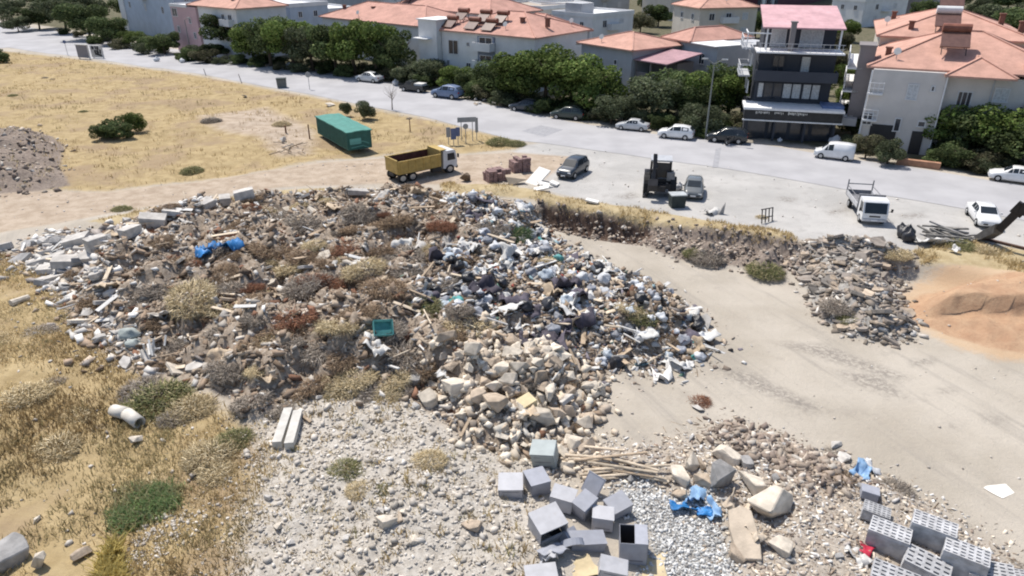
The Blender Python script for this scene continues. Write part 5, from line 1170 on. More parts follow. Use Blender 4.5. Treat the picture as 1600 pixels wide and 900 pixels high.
def tiles(name, c):
    m = bpy.data.materials.new(name); t, b = nt(m); tc = t.nodes.new('ShaderNodeTexCoord')
    w = t.nodes.new('ShaderNodeTexWave'); w.bands_direction = 'X'; w.inputs['Scale'].default_value = 3.2; w.inputs['Distortion'].default_value = .6; t.links.new(tc.outputs['Object'], w.inputs['Vector'])
    f = stretch(t, noisen(t, .6, 6, .7, tc.outputs['Object'])); k = mixc(t, f, tuple(x * .8 for x in c), tuple(x * 1.12 for x in c))
    k = mixc(t, mathn(t, 'MULTIPLY', stretch(t, noisen(t, 7, 4, .7, tc.outputs['Object']), .5, .75), .35), k, tuple(x * .55 for x in c))
    t.links.new(k, b.inputs['Base Color']); b.inputs['Roughness'].default_value = .85; b.inputs['Specular IOR Level'].default_value = .2
    bp = t.nodes.new('ShaderNodeBump'); bp.inputs['Strength'].default_value = .3; bp.inputs['Distance'].default_value = .05
    t.links.new(w.outputs['Fac'], bp.inputs['Height']); t.links.new(bp.outputs[0], b.inputs['Normal']); return m
tRED = tiles('red_tiles', (.50, .285, .23)); tORG = tiles('orange_tiles', (.53, .31, .245)); tPNK = tiles('pink_sheet_roof', (.58, .36, .38)); tPUR = tiles('mauve_sheet_roof', (.40, .25, .27))

class Bld:
    def __init__(s, label, L, Rr, D, cat='house', name='house', z0=0.0):
        s.L = Vector((L[0], L[1], z0)); d = Vector((Rr[0] - L[0], Rr[1] - L[1])); s.W = d.length; s.a = math.atan2(d.y, d.x); s.D = D
        s.t = thing(name, label, cat, s.L, s.a)
        s.mat = Matrix.Translation(s.L) @ Matrix.Rotation(s.a, 4, 'Z')
    def walls(s, h, m, x0=0, x1=None, y0=0, y1=None, z0=-.3, name='wall'):
        x1 = s.W if x1 is None else x1; y1 = s.D if y1 is None else y1
        return MB().box(((x0 + x1) / 2, (y0 + y1) / 2, (h + z0) / 2), (x1 - x0, y1 - y0, h - z0)).build(name, m, s.t)
    def hip(s, h, rh, m, x0=0, x1=None, y0=0, y1=None, o=.45, gable=False, name='roof'):
        x1 = (s.W if x1 is None else x1) + o; y1 = (s.D if y1 is None else y1) + o; x0 -= o; y0 -= o
        w, d = x1 - x0, y1 - y0; h += .02
        if w >= d: k = d / 2 if not gable else 0; r = [(x0 + k, (y0 + y1) / 2), (x1 - k, (y0 + y1) / 2)]
        else: k = w / 2 if not gable else 0; r = [((x0 + x1) / 2, y0 + k), ((x0 + x1) / 2, y1 - k)]
        th = .16
        v = [(x0, y0, h), (x1, y0, h), (x1, y1, h), (x0, y1, h), (x0, y0, h + th), (x1, y0, h + th), (x1, y1, h + th), (x0, y1, h + th), (*r[0], h + rh), (*r[1], h + rh)]
        f = [(3, 2, 1, 0), (0, 1, 5, 4), (1, 2, 6, 5), (2, 3, 7, 6), (3, 0, 4, 7)]
        f += [(4, 5, 9, 8), (5, 6, 9), (6, 7, 8, 9), (7, 4, 8)] if w >= d else [(4, 5, 8), (5, 6, 9, 8), (6, 7, 9), (7, 4, 8, 9)]
        mb = MB().add(v, f)
        for a, b in ((4, 8), (5, 9 if w >= d else 8), (6, 9), (7, 8 if w >= d else 9), (8, 9)):
            p, q = Vector(v[a]), Vector(v[b]); mb.bar(p + Vector((0, 0, .03)), q + Vector((0, 0, .03)), .22, .12)
        return mb.build(name, m, s.t)
    def flat(s, h, m, x0=0, x1=None, y0=0, y1=None, par=.5, pm=None, name='roof'):
        x1 = s.W if x1 is None else x1; y1 = s.D if y1 is None else y1
        r = MB().box(((x0 + x1) / 2, (y0 + y1) / 2, h + .06), (x1 - x0 + .02, y1 - y0 + .02, .1)).build(name, m, s.t)
        if par:
            mb = MB(); e = .12
            for (a, b, c, d) in ((x0 - e, x1 + e, y0 - e, y0 + .1), (x0 - e, x1 + e, y1 - .1, y1 + e), (x0 - e, x0 + .1, y0 + .1, y1 - .1), (x1 - .1, x1 + e, y0 + .1, y1 - .1)):
                mb.box(((a + b) / 2, (c + d) / 2, h + par / 2 - .1), (b - a, d - c, par + .2))
            mb.build('parapet', pm or wWHITE, s.t)
        return r
    def shed(s, h0, h1, m, x0, x1, y0, y1, name='roof'):
        th = .14; v = [(x0, y0, h0), (x1, y0, h0), (x1, y1, h1), (x0, y1, h1)]; v += [(a, b, c + th) for a, b, c in v]
        return MB().add(v, [(3, 2, 1, 0), (4, 5, 6, 7), (0, 1, 5, 4), (1, 2, 6, 5), (2, 3, 7, 6), (3, 0, 4, 7)]).build(name, m, s.t)
    def win(s, face, u, z, w, h, pane=None, off=0.0, frame=None, bars=1, plain=False):
        def P(a, out, c):
            if face == 'f': return (a, -out - off, c)
            if face == 'r': return (s.W + out + off, a, c)
            return (-out - off, a, c)
        def bx(mb, a, c, da, dc, out, dep):
            q = P(a, out, c); mb.box(q, (da, dep, dc) if face == 'f' else (dep, da, dc))
        mb = MB(); t = .09
        bx(mb, u, z + h - t / 2, w, t, .03, .1); bx(mb, u, z + t / 2, w + .12, t, .04, .14); bx(mb, u - w / 2 + t / 2, z + h / 2, t, h - 2 * t - .004, .03, .1); bx(mb, u + w / 2 - t / 2, z + h / 2, t, h - 2 * t - .004, .03, .1)
        for k in range(bars): bx(mb, u - w / 2 + w * (k + 1) / (bars + 1), z + h / 2, .06, h - 2 * t - .004, .028, .08)
        o = mb.build('window', frame or mWINF, s.t)
        mb = MB(); bx(mb, u, z + h / 2, w - .1, h - .1, .012, .02); mb.build('pane', pane or mPANE, o)
    def balcony(s, face, u, z, w, d, slab=None, rail=None, solid=False, off=0.0):
        def bx(mb, a, out, c, da, do, dc):
            q = (a, -out - off, c) if face == 'f' else ((s.W + out + off, a, c) if face == 'r' else (-out - off, a, c))
            mb.box(q, (da, do, dc) if face == 'f' else (do, da, dc))
        mb = MB(); bx(mb, u, d / 2, z, w, d, .16); o = mb.build('balcony', slab or wWHITE, s.t)
        mb = MB(); hh = .95
        if solid:
            bx(mb, u, d - .04, z + .08 + hh / 2, w, .08, hh); bx(mb, u - w / 2 + .04, d / 2 - .05, z + .08 + hh / 2, .08, d - .1, hh); bx(mb, u + w / 2 - .04, d / 2 - .05, z + .08 + hh / 2, .08, d - .1, hh)
        else:
            for zz in (.45, .95): bx(mb, u, d - .04, z + .08 + zz, w, .05, .05); bx(mb, u - w / 2 + .04, d / 2, z + .08 + zz, .05, d - .1, .05); bx(mb, u + w / 2 - .04, d / 2, z + .08 + zz, .05, d - .1, .05)
            n = max(3, int(w / .35))
            for k in range(n + 1): bx(mb, u - w / 2 + .04 + (w - .08) * k / n, d - .04, z + .08 + hh / 2, .035, .035, hh)
        mb.build('railing', rail or mRAIL, o)
    def chimney(s, x, y, z, h=1.1, m=None):
        MB().box((x, y, z + h / 2), (.5, .5, h)).box((x, y, z + h + .05), (.66, .66, .12)).build('chimney', m or mPIPE, s.t)
    def door(s, face, u, w, h, m=mTRIM):
        q, d = ((u, -.03, h / 2), (w, .08, h)) if face == 'f' else (((s.W + .03, u, h / 2), (.08, w, h)) if face == 'r' else ((-.03, u, h / 2), (.08, w, h)))
        MB().box(q, d).build('door', m, s.t)
    def P(s, x, y, z): return s.mat @ Vector((x, y, z))

mTANK = M('heater_tank', (.23, .09, .06), .5, .2); mTANKW = M('heater_white', (.66, .66, .66), .5, .05); mPANEL = M('heater_panel', (.13, .07, .055), .25, .15, spec=.5)
def heater(b, x, y, z, label, group=None, tank=mTANK, rz=0.0, k=1.0):
    t = thing('solar_water_heater', label, 'water heater', b.P(x, y, z), b.a + rz, group); t.scale = (k,) * 3
    MB().bar((0, -1.0, .25), (0, .35, 1.15), 1.9, .1).build('panel', mPANEL, t)
    MB().cyl((-.95, .55, 1.45), (.95, .55, 1.45), .32, .32, 12).build('tank', tank, t)
    mb = MB()
    for s in (-.8, .8): mb.bar((s, -.95, -.3), (s, .5, 1.2), .06).bar((s, .55, -.6), (s, .55, 1.2), .06)
    mb.bar((-.8, .5, 1.1), (.8, .5, 1.1), .06).bar((-.8, .55, .1), (.8, .55, .1), .06)
    mb.build('stand', mCHAS, t)
def eave(px, py, z): return G(px, py, z)
def Pdir(L, ang, w): return (L[0] + w * cos(rad(ang)), L[1] + w * sin(rad(ang)))

# K: the charcoal shop building
L, Rr = G(1160, 216), G(1301, 224)
b = Bld('charcoal four storey building with a pink roof over a shop', L, Rr, 9, 'building', 'apartment_building'); W_ = b.W
b.walls(3.05, wDARK, 0, W_, .6, 9, name='shop_wall'); b.walls(8.6, wDARK, .7, W_ - .8, 2.2, 9, 3.06); b.walls(10.7, wDARK, 1.0, W_ - .9, 4.0, 9, 8.62)
MB().box((W_ / 2, .6, 3.32), (W_ + .7, 3.7, .22)).build('awning_slab', mFLATW, b.t)
MB().box((W_ / 2, -.95, 2.72), (W_ + .5, .12, .95)).build('sign_board', M('sign_black', (.025, .027, .03), .4, .2), b.t)
for x0, n in ((.9, 9), (2.7, 6), (4.0, 12)):
    mb = MB()
    for k in range(n): mb.box((x0 + k * .155, -1.02, 2.95 + U(-.03, .03)), (U(.05, .12), .02, U(.14, .3)))
    mb.build('sign_lettering', M('sign_letter', (.60, .60, .58), .6, .05), b.t)
MB().box((W_ / 2, -.98, 2.16), (W_ + .7, .2, .12)).build('sign_edge', mFLATW, b.t)
for x in (.2, W_ * .33, W_ * .66, W_ - .2): MB().box((x, -.3, 1.5), (.2, .2, 3.0)).build('column', wDARK, b.t)
for k in range(4): MB().box((W_ * (.14 + .24 * k), .57, 1.15), (W_ * .2, .06, 2.2)).build('shop_window', mPANE, b.t)
MB().box((W_ - .6, 1.0, 3.55), (2.0, 2.2, .3)).build('terrace_shade_box', M('blue_shade', (.13, .18, .32), .8), b.t)  # shaded strip of the awning slab, painted as a blue box
for k, (u, w, pn) in enumerate(((1.25, .55, mCURT), (2.05, .9, mPANE), (2.9, .9, mPANE), (3.85, .85, mCURT), (4.75, .85, mCURT), (5.75, .8, mCURT), (6.6, .8, mCURT))):
    if u < W_ - 1.2: b.win('f', u, 3.8, w + .12, 1.6, pn, -2.2, wDARK, 0)
MB().box((W_ / 2 - .1, 1.4, 5.85), (W_ - 1.0, 1.7, .18)).build('balcony', wDARK, b.t)
MB().box((W_ / 2 - .1, .58, 6.35), (W_ - 1.0, .08, .85)).box((W_ - .65, 1.4, 6.35), (.08, 1.56, .85)).box((.45, 1.4, 6.35), (.08, 1.56, .85)).build('balcony_wall', wDARK, b.t)
b.win('f', 2.6, 6.1, 1.2, 2.0, mPANE, -2.2, wDARK, 1); b.win('f', 5.2, 6.2, 1.0, 1.9, mCURT, -2.2, wDARK, 0)
MB().box((W_ / 2 - .1, 2.0, 8.55), (W_ - .6, 3.6, .14)).build('balcony', mRAIL, b.t)
mb = MB()
for zz in (9.0, 9.4): mb.box((W_ / 2 - .1, .3, zz), (W_ - .8, .05, .05))
for k in range(14): mb.box((.5 + (W_ - 1.2) * k / 13, .3, 9.0), (.04, .04, .8))
mb.build('railing', wGREY, b.t)
b.win('f', 2.4, 8.7, 1.5, 1.7, mCURT, -4, mWINF, 1); b.win('f', 5.6, 8.7, 2.2, 1.7, mCURT, -4, mWINF, 1)
b.shed(10.65, 12.2, tPNK, .6, W_ - .5, 1.6, 9.3)
for x in (1.1, 3.6, W_ - .8): MB().box((x, 1.9, 9.65), (.16, .16, 2.1)).build('post', mRAIL, b.t)
b.chimney(3.4, 1.2, 8.6, 2.7, wBRN)
for z in (6.0, 8.7): b.balcony('l', 4.2, z, 4.5, 1.1, wGREY, mRAIL)
for z in (4.2, 6.9): b.win('l', 3.0, z, 1.2, 1.2); b.win('l', 6.0, z, 1.2, 1.2)
MB().box((-.75, 3.2, 10.2), (.1, 3.6, .12)).box((.35, 1.5, 10.2), (2.2, .1, .12)).box((-.75, 1.5, 9.4), (.1, .1, 1.6)).build('pergola', mRAIL, b.t)

# M: large white house on the right
eL = eave(1366, 108, 7.6); L = (eL.x, eL.y); Rr = Pdir(L, -24, 15.5)
b = Bld('large white house with many red hipped roofs on the right', L, Rr, 13, 'building', 'apartment_house'); W_ = b.W
wWARM = wallm('wall_warm_white', (.58, .545, .515)); b.walls(7.6, wWARM, 0, 6.2); b.walls(7.3, wWARM, 6.2, W_, .9, 13, name='side_wing_wall')
b.hip(7.6, 3.0, tORG, -.2, W_, .95, 14); b.hip(7.32, 1.5, tORG, 6.3, 11.0, -.1, 6, name='wing_roof')
b.walls(9.2, wCREAM, .5, W_ - 1, 13, 30, name='rear_wall'); b.hip(9.2, 2.6, tORG, .5, W_ - 1, 13, 30)
MB().box((-.75, 4.0, 5.85), (1.4, 3.0, 6.9)).build('stair_tower', wBRN, b.t); MB().box((-.8, 4.0, 9.37), (1.6, 3.2, .14)).build('tower_roof', wBRN, b.t)
MB().box((-1.3, 2.2, 2.2), (1.6, 1.4, .7)).build('grey_awning', wGREY, b.t)
for z in (2.6, 5.0, 7.2):
    MB().box((-1.6, 8.0, z), (1.4, 11, .16)).build('balcony', wWHITE, b.t)
    mb = MB()
    for k in range(20): mb.box((-2.25, 2.7 + k * .55, z + .5), (.1, .22 if k % 3 else .4, .8 if k % 4 else .5))
    mb.box((-2.25, 8, z + .95), (.08, 11, .08)); mb.build('railing', mRAIL, b.t)
b.win('f', 3.6, 5.0, .95, 1.5, mCURT); b.win('f', 5.2, 5.9, .35, .55, None, 0, None, 0); b.win('f', .35, 2.4, .9, 1.2); b.win('f', 3.0, 2.0, .6, 1.3, None, 0, None, 0); b.win('f', 5.0, 2.6, .7, .6, None, 0, None, 0)
b.win('f', 8.0, 4.6, 1.2, 1.4, None, -.9, None, 2); b.win('f', 10.8, 5.2, 1.2, 1.3, mCURT, -.9); b.win('f', 7.2, 1.5, 1.7, 1.4, None, -.9, None, 2); b.win('f', 11, 2.2, 1.0, .9, None, -.9); b.win('f', 13.6, 2.2, .8, .9, None, -.9); b.win('f', 14.2, 5.4, 1.6, 1.6, None, -.9)
MB().box((1.9, -.03, 1.35), (2.3, .08, 2.4)).build('garage_door', mTRIM, b.t); MB().box((4.9, -.03, 1.1), (1.0, .08, 2.2)).build('door', mTRIM, b.t)
MB().cyl((6.15, -.12, 0), (6.15, -.12, 7.4), .07, .07, 8).build('drainpipe', mRAIL, b.t); MB().box((-.1, -.06, 4.0), (.14, .14, 7.0)).build('corner_pipe', mRAIL, b.t)
for z in (2.9, 5.4): b.balcony('f', .5, z, 1.3, .5, wWHITE, mRAIL)
b.balcony('f', 13.9, 4.4, 2.2, .9, wWHITE, wMAR, True, -.9)
MB().box((10.0, .86, 4.3), (.12, .1, 5.9)).build('corner_strip', wGREY, b.t)
for (x, y, z, h) in ((1.1, 4, 7.9, 1.2), (12.3, 1.6, 7.4, 1.5), (8.6, 6.5, 8.6, 1.0), (3.3, 14.5, 9.3, 1.4), (13.4, 15, 9.8, 1.2), (12.6, 22, 10, 1.2), (2.0, 26, 9.4, 1.4)): b.chimney(x, y, z, h)
heater(b, 6.4, 3.6, 9.3, 'nearest brown solar water heater on the large white house roof', None, mTANK, 0, 1.25); heater(b, 6.6, 14.8, 10.1, 'middle solar water heater with white tank on the large white house roof', None, mTANKW, 0, 1.25); heater(b, 7.2, 21, 11.6, 'farthest solar water heater with white tank on the large white house roof', None, mTANKW, 0, 1.25)
MB().box((W_ + 1.2, 1.5, 1.6), (2.2, 3, 3.2)).build('maroon_annex', wMAR, b.t)

# E: white terrace with red roof and six dark tanks
eL, eR = eave(690, 48, 7.0), eave(836, 61, 7.0)
b = Bld('long white terrace house with red hipped roof and dark roof tanks', eL, eR, 13); W_ = b.W
b.walls(7.0, wWHITE); b.hip(7.0, 2.6, tRED)
MB().box((-1.9, 1.2, 4.2), (3.6, 4.4, 8.4)).build('stair_tower', wWHITE, b.t); MB().box((-1.9, 1.2, 8.48), (4.0, 4.8, .14)).build('tower_roof', mFLATW, b.t); MB().box((-2.6, -1.5, 5.9), (2.8, 1.0, .14)).build('canopy', mFLATW, b.t)
MB().cyl((-1.4, -1.3, .9), (-1.4, -1.3, 1.7), 1.1, .3, 10).build('entrance_dome', tORG, b.t)
for u, z, w, h in ((2.2, 3.9, 1.9, 2.0), (5.0, 5.2, .6, .6), (5.0, 2.3, .9, .7), (1.1, 2.2, .6, .9), (W_ - 1.2, 4.6, .6, .9), (W_ - 2.6, 2.2, .8, .9)): b.win('f', u, z, w, h)
MB().box((8.4, .6, 3.4), (3.0, 1.6, 6.6)).build('loggia', M('loggia_shade', (.20, .23, .30), .9, .08), b.t)  # shade of the loggia recess put into a darker grey-blue wall colour
for z in (2.6, 5.0): b.balcony('f', 8.4, z, 3.2, 1.2, wWHITE, wWHITE, True, .2)
b.win('f', 8.4, 5.2, 2.4, 1.5, None, .2); b.win('f', 8.4, 2.8, 2.2, 1.5, None, .2)
for u in (1.5, 4.0): b.win('l', u + 3, 4.2, .9, 1.1)
for x, lab in ((.9, 'left pair'), (5.1, 'middle pair'), (8.2, 'right pair')):
    heater(b, x, 1.0, 7.3, 'front dark tank heater of the %s on the white terrace roof' % lab); heater(b, x + .4, 3.0, 8.2, 'rear dark tank heater of the %s on the white terrace roof' % lab)
for x, y in ((12, 3.5), (W_ - 1.5, 5)): b.chimney(x, y, 8.0)
eL, eR = eave(840, 55, 6.4), eave(921, 49, 6.4)
b = Bld('white terrace wing with red roof right of the dark tanks', eL, eR, 12); b.walls(6.4, wGREY); b.hip(6.4, 2.3, tRED)
for u, z in ((1.5, 3.6), (4.0, 3.6), (6.5, 3.6)): b.win('f', min(u, b.W - 1), z, 1.0, 1.3, mCURT)
for x, y in ((1.5, 4), (4.4, 5.5)): b.chimney(x, y, 7.3)
b.balcony('f', b.W * .6, 2.8, 3.0, 1.1, wWHITE, wWHITE, True)
# C, D: long red roofs behind the tree row
eL, eR = eave(503, 27, 6.3), eave(664, 43, 6.3)
b = Bld('long house with red hipped roof behind the tall tree row', eL, eR, 12); b.walls(6.3, wWHITE); b.hip(6.3, 2.6, tRED)
for u, z, w in ((4.5, 4.0, .9), (7.5, 3.8, 1.2), (11, 3.9, 1.0), (14, 3.9, 1.0)): b.win('f', min(u, b.W - 1), z, w, 1.3)
for x, y in ((3, 3), (10, 4.0), (13, 7)): b.chimney(x, y, 7.2)
eL, eR = eave(612, 10, 7.0), eave(765, 24, 7.0)
b = Bld('second red roofed house behind the long red roofed house', eL, eR, 13); b.walls(7.0, wWHITE); b.hip(7.0, 2.8, tRED)
heater(b, 3.2, 2.2, 8.0, 'dark solar water heater on the second red roofed house', None, mTANK, 0, 1.7); b.chimney(6.5, 4.5, 8.3, 1.5); b.chimney(11.0, 4.5, 8.3, 1.3); b.win('f', 5, 4.3, 1.2, 1.3)
# F: corner house with red and mauve roofs
eL, eC = eave(909, 68, 6.2), eave(988, 80, 6.2)
b = Bld('grey corner house with a red roof and a mauve porch roof', eL, eC, 9); W_ = b.W
b.walls(6.2, wGREY); b.hip(6.2, 1.6, tORG, o=.55); MB().box((-.62, 4.5, 6.1), (.14, 10, .2)).build('white_eave', mFLATW, b.t)
b.win('f', W_ * .42, 4.2, .6, .6, None, 0, None, 0); b.win('f', W_ * .7, 4.2, .6, .7, None, 0, None, 0); b.win('f', W_ * .8, 1.6, .8, 1.2)
b.shed(5.1, 5.9, tPUR, W_ - .2, W_ + 5.6, .3, 6.6, 'porch_roof'); MB().box((W_ + 2.6, 3.6, 1.45), (4.9, 5.2, 3.0)).build('porch_base', wGREY, b.t)
MB().box((W_ + 2.5, 4.6, 4.0), (4.6, 3.0, 2.0)).build('porch_wall', wBRN, b.t)
for x in (W_ + .3, W_ + 2.7, W_ + 5.2): MB().box((x, .65, 4.05), (.18, .18, 2.1)).build('post', wBRN, b.t)
MB().box((W_ + 2.7, .62, 3.4), (4.9, .08, .8)).build('balcony_wall', wBRN, b.t)
for x in (1.5, 3.8): b.win('r', x + 3, 6.0 - 1.8, .5, .5, None, 0, None, 0)
# G: house with a red roof and a white slab
eL, eR = eave(1040, 60, 6.8), eave(1122, 74, 6.8)
b = Bld('plain grey house with a white slab roof left of the charcoal building', eL, eR, 10); W_ = b.W
b.walls(6.8, wGREY); b.hip(6.8, 1.5, tRED, -.1, W_ * .5, 0, 10); b.flat(6.8, mFLATW, W_ * .52, W_, -.4, 5, 0)
b.win('f', W_ * .74, 4.4, 1.1, 1.4); b.win('f', W_ * .2, 6.0, .4, .4, None, 0, None, 0)
# H, I, J and others further back
def block(label, eLp, eRp, h, D, wm, roof, rm, rh=2.2, wins=3, par=.5):
    eL, eR = eave(*eLp, h), eave(*eRp, h); b = Bld(label, eL, eR, D); b.walls(h, wm)
    (b.hip(h, rh, rm) if roof == 'hip' else b.flat(h, rm, par=par))
    for k in range(2): b.win('r', D * (.25 + .4 * k), h - 2.2, 1.0, 1.2); b.win('l', D * (.25 + .4 * k), h - 2.2, 1.0, 1.2)
    if wins > 1: b.balcony('f', b.W * .5, h - 2.5, min(3.4, b.W * .4), 1.1, wWHITE, wWHITE, h > 6.5)
    for k in range(wins):
        b.win('f', b.W * (k + .7) / (wins + .4), h - 2.1, 1.2, 1.3, random.choice([mPANE, mPANE, mCURT])); b.win('f', b.W * (k + .7) / (wins + .4), h - 4.9, 1.2, 1.4, random.choice([mPANE, mCURT]))
    return b
b = block('grey flat roofed house with a white roof terrace behind the red wing', (926, 26), (990, 20), 6.6, 10, wWHITE, 'flat', mFLATW, wins=2)
MB().box((2.0, 5, 7.6), (3.4, 4, 2.0)).build('roof_room', wGREY, b.t)
b = block('long grey house with white flat roof and rusty edge', (1062, 20), (1149, 24), 6.0, 9, wGREY, 'flat', mFLATW, wins=1)
b = block('orange roofed house behind the long grey flat roof', (1095, 14), (1184, 12), 7.5, 11, wCREAM, 'hip', tORG, 2.4)
b = block('dark maroon and white apartment block behind the pink roof', (1192, -62), (1352, -70), 14.5, 12, wMAR, 'flat', mFLAT, wins=0)
for k, (x, m) in enumerate(((.5, wDARK), (4.6, wWHITE), (10.2, wDARK), (14.3, wGREY), (18, wDARK))):
    if x + 2.6 < b.W: MB().box((x + 1.3, -.12, 7.2), (2.6, .2, 14)).build('facade_panel', m, b.t)
for z in (3, 6, 9, 12):
    for u in (3.7, 8.6, 13.4): b.win('f', min(u, b.W - 1), z, .9, 1.4)
    b.balcony('f', b.W * .62, z - .4, 4, 1.2, wWHITE, wGREY)
b = block('pale blue and white house at the far upper left', (180, -26), (268, -16), 10.2, 10, wBLUE, 'flat', mFLATW); b.walls(10.5, wWHITE, -.1, 3.6, -.2, 9, -.25, 'white_wall')
eL, eR = eave(268, 6, 8.3), eave(368, 15, 8.3)
b = Bld('pink and white house with a red roof on the upper left', eL, eR, 10); b.walls(8.3, wWHITE, b.W * .42); b.walls(8.1, wPINK, 0, b.W * .42 - .01, -.4, 9.5, name='pink_wall'); b.hip(8.3, 2.2, tORG, b.W * .3); b.flat(8.1, mFLATW, 0, b.W * .28, -.4, 9, .3)
for u, z, w, h, o_ in ((1.4, 6.2, 1.8, 1.5, .4), (1.8, 3.4, .9, 1.2, .4), (b.W * .52, 5.8, .9, 1.4, 0), (b.W * .72, 4.0, .8, .8, 0), (b.W * .9, 6.0, 1.2, 1.4, 0), (b.W * .3, 5.2, .8, 1.0, .4), (b.W * .34, 2.6, .8, 1.2, .4), (b.W * .8, 6.2, 1.0, 1.2, 0)): b.win('f', u, z, w, h, None, o_)
b.chimney(b.W * .62, 4, 9.2); b.chimney(b.W * .8, 2.4, 9.0)
b.balcony('f', b.W * .88, 5.6, 3.0, 1.1, wWHITE, wWHITE, True)
for args in (('white flat roofed house behind the left trees', (378, 4), (452, 10), 7.6, 9, wBLUE, 'flat', mFLATW), ('pale house with white roof edges left of the long red roof', (452, 12), (500, 18), 6.0, 9, wGREY, 'flat', mFLATW, 2.2, 2),
             ('beige flat roofed house behind the dark tanks', (770, 8), (845, 14), 7.0, 10, wCREAM, 'flat', M('beige_roof', (.40, .34, .28), .9, .15), 2.2, 2), ('flat roofed house with cluttered roof behind the red wing', (846, 10), (925, 8), 6.8, 10, wWHITE, 'flat', mFLAT, 2.2, 2),
             ('far pale house at the top of the picture left of centre', (660, -22), (760, -12), 7, 11, wWHITE, 'flat', mFLATW), ('far white house at the top centre', (780, -16), (880, -12), 7, 11, wWHITE, 'hip', tRED), ('far flat house at the top behind the street trees', (905, -14), (985, -18), 7, 11, wGREY, 'flat', mFLATW),
             ('far red roofed house at the top left of centre', (540, -20), (640, -10), 7, 11, wWHITE, 'hip', tRED), ('far grey house at the top behind the small trees', (420, -26), (520, -18), 8, 10, wGREY, 'flat', mFLATW), ('far cream house behind the orange roofed house', (1050, -18), (1150, -22), 8, 11, wCREAM, 'hip', tORG),
             ('pale low house at the top right beside the street', (1352, 2), (1420, -2), 6, 9, wWHITE, 'flat', mFLAT, 2.2, 2), ('small dark roofed house at the top right corner', (1430, -4), (1490, -10), 5, 9, wBRN, 'flat', mFLAT, 2.2, 2)):
    block(*args)
# dishes stand where the line of sight meets a roof
bpy.context.view_layer.update(); _dg = bpy.context.evaluated_depsgraph_get()
mPIPE2 = M('mast_steel', (.25, .25, .25), .5, .1)
def dish(px, py, label):
    v = Vector(((px - 800) / FPX, 0, 0)); q = G(px, py, 0) - Vector((0, 0, CAMH)); ok, loc, nrm, _, ob, _ = SC.ray_cast(_dg, Vector((0, 0, CAMH)), q.normalized())
    if not ok or loc.z < 3 or nrm.z < .5: print('no roof', px, py, label); return
    t = thing('satellite_dish', label, 'satellite dish', loc, 2.6); t.scale = (.75,) * 3
    MB().cyl((0, 0, -.3), (0, 0, .9), .04, .04, 6).build('mast', mPIPE2, t)
    MB().cyl((0, .02, .9), (0, .16, .96), .18, .45, 14).build('reflector', M('dish_grey', (.5, .5, .5), .6, .05), t)
for px, py, w in ((560, 26, 'long red roof behind the tree row'), (690, 16, 'second red roof'), (790, 46, 'white terrace roof'), (893, 40, 'red roof of the terrace wing'), (940, 66, 'grey corner house roof'), (1110, 21, 'long grey flat roof'), (1135, 4, 'orange roof'), (955, 20, 'white roof terrace'), (1400, 92, 'front slope of the large white house'), (1545, 96, 'right slope of the large white house'), (1385, 40, 'rear roof of the large white house')):
    dish(px, py, 'small grey satellite dish on the ' + w)
# ================================================================== trees
def leaf_mesh(name, seed, n, lobes, size, pal, rz=.85, low=-.45):
    r = np.random.default_rng(seed)
    a = r.uniform(0, 2 * pi, lobes); q = np.sqrt(r.uniform(.05, 1, lobes)) * .72; C = np.column_stack([q * np.cos(a), q * np.sin(a), r.uniform(low, .5, lobes) * rz]); Rl = r.uniform(.2, .42, lobes)
    C[0] = (0, 0, .0); Rl[0] = .52
    k = r.choice(lobes, n, p=Rl ** 2 / (Rl ** 2).sum())
    d = r.normal(0, 1, (n, 3)); d /= np.linalg.norm(d, axis=1)[:, None]
    rad_ = Rl[k] * (1 - np.abs(r.normal(0, .16, n))) * (1 + .12 * np.sin(7 * d[:, 0] + k) * np.cos(6 * d[:, 1] + 2 * k))
    P = C[k] + d * rad_[:, None] * np.array([1, 1, rz])
    nrm = d + r.normal(0, .7, (n, 3)); nrm /= np.linalg.norm(nrm, axis=1)[:, None]
    u = np.cross(nrm, r.normal(0, 1, (n, 3))); u /= np.linalg.norm(u, axis=1)[:, None]; v = np.cross(nrm, u)
    s = size * r.uniform(.55, 1.3, n)[:, None]
    V = np.stack([P - u * s - v * s * .2, P - v * s * .75 + nrm * s * .15, P + u * s, P + v * s * .75 + nrm * s * .15], 1).reshape(-1, 3)
    Fq = np.arange(n * 4).reshape(n, 4)
    tone = r.uniform(.6, 1.4, lobes)[k][:, None]
    return np_mesh(name, V, Fq, pick(pal, n, .3, r) * tone, MA('leaves', .8, transl=.3, objvar=.22, spec=.1))
PT = {'dark': [(4, (0.065, 0.091, 0.037)), (3, (0.092, 0.120, 0.049)), (1, (0.151, 0.178, 0.076))], 'bright': [(4, (0.081, 0.120, 0.032)), (3, (0.117, 0.156, 0.045)), (1, (0.180, 0.216, 0.072))], 'olive': [(4, (.080, .098, .052)), (3, (.115, .132, .076)), (1, (.165, .18, .115))], 'dry': [(4, (.115, .118, .065)), (2, (.19, .17, .11)), (1, (.08, .085, .05))]}
CROWN = {k: [leaf_mesh('crown', 300 + 10 * i + j, 7500, 17, .041, p) for j in range(3)] for i, (k, p) in enumerate(PT.items())}
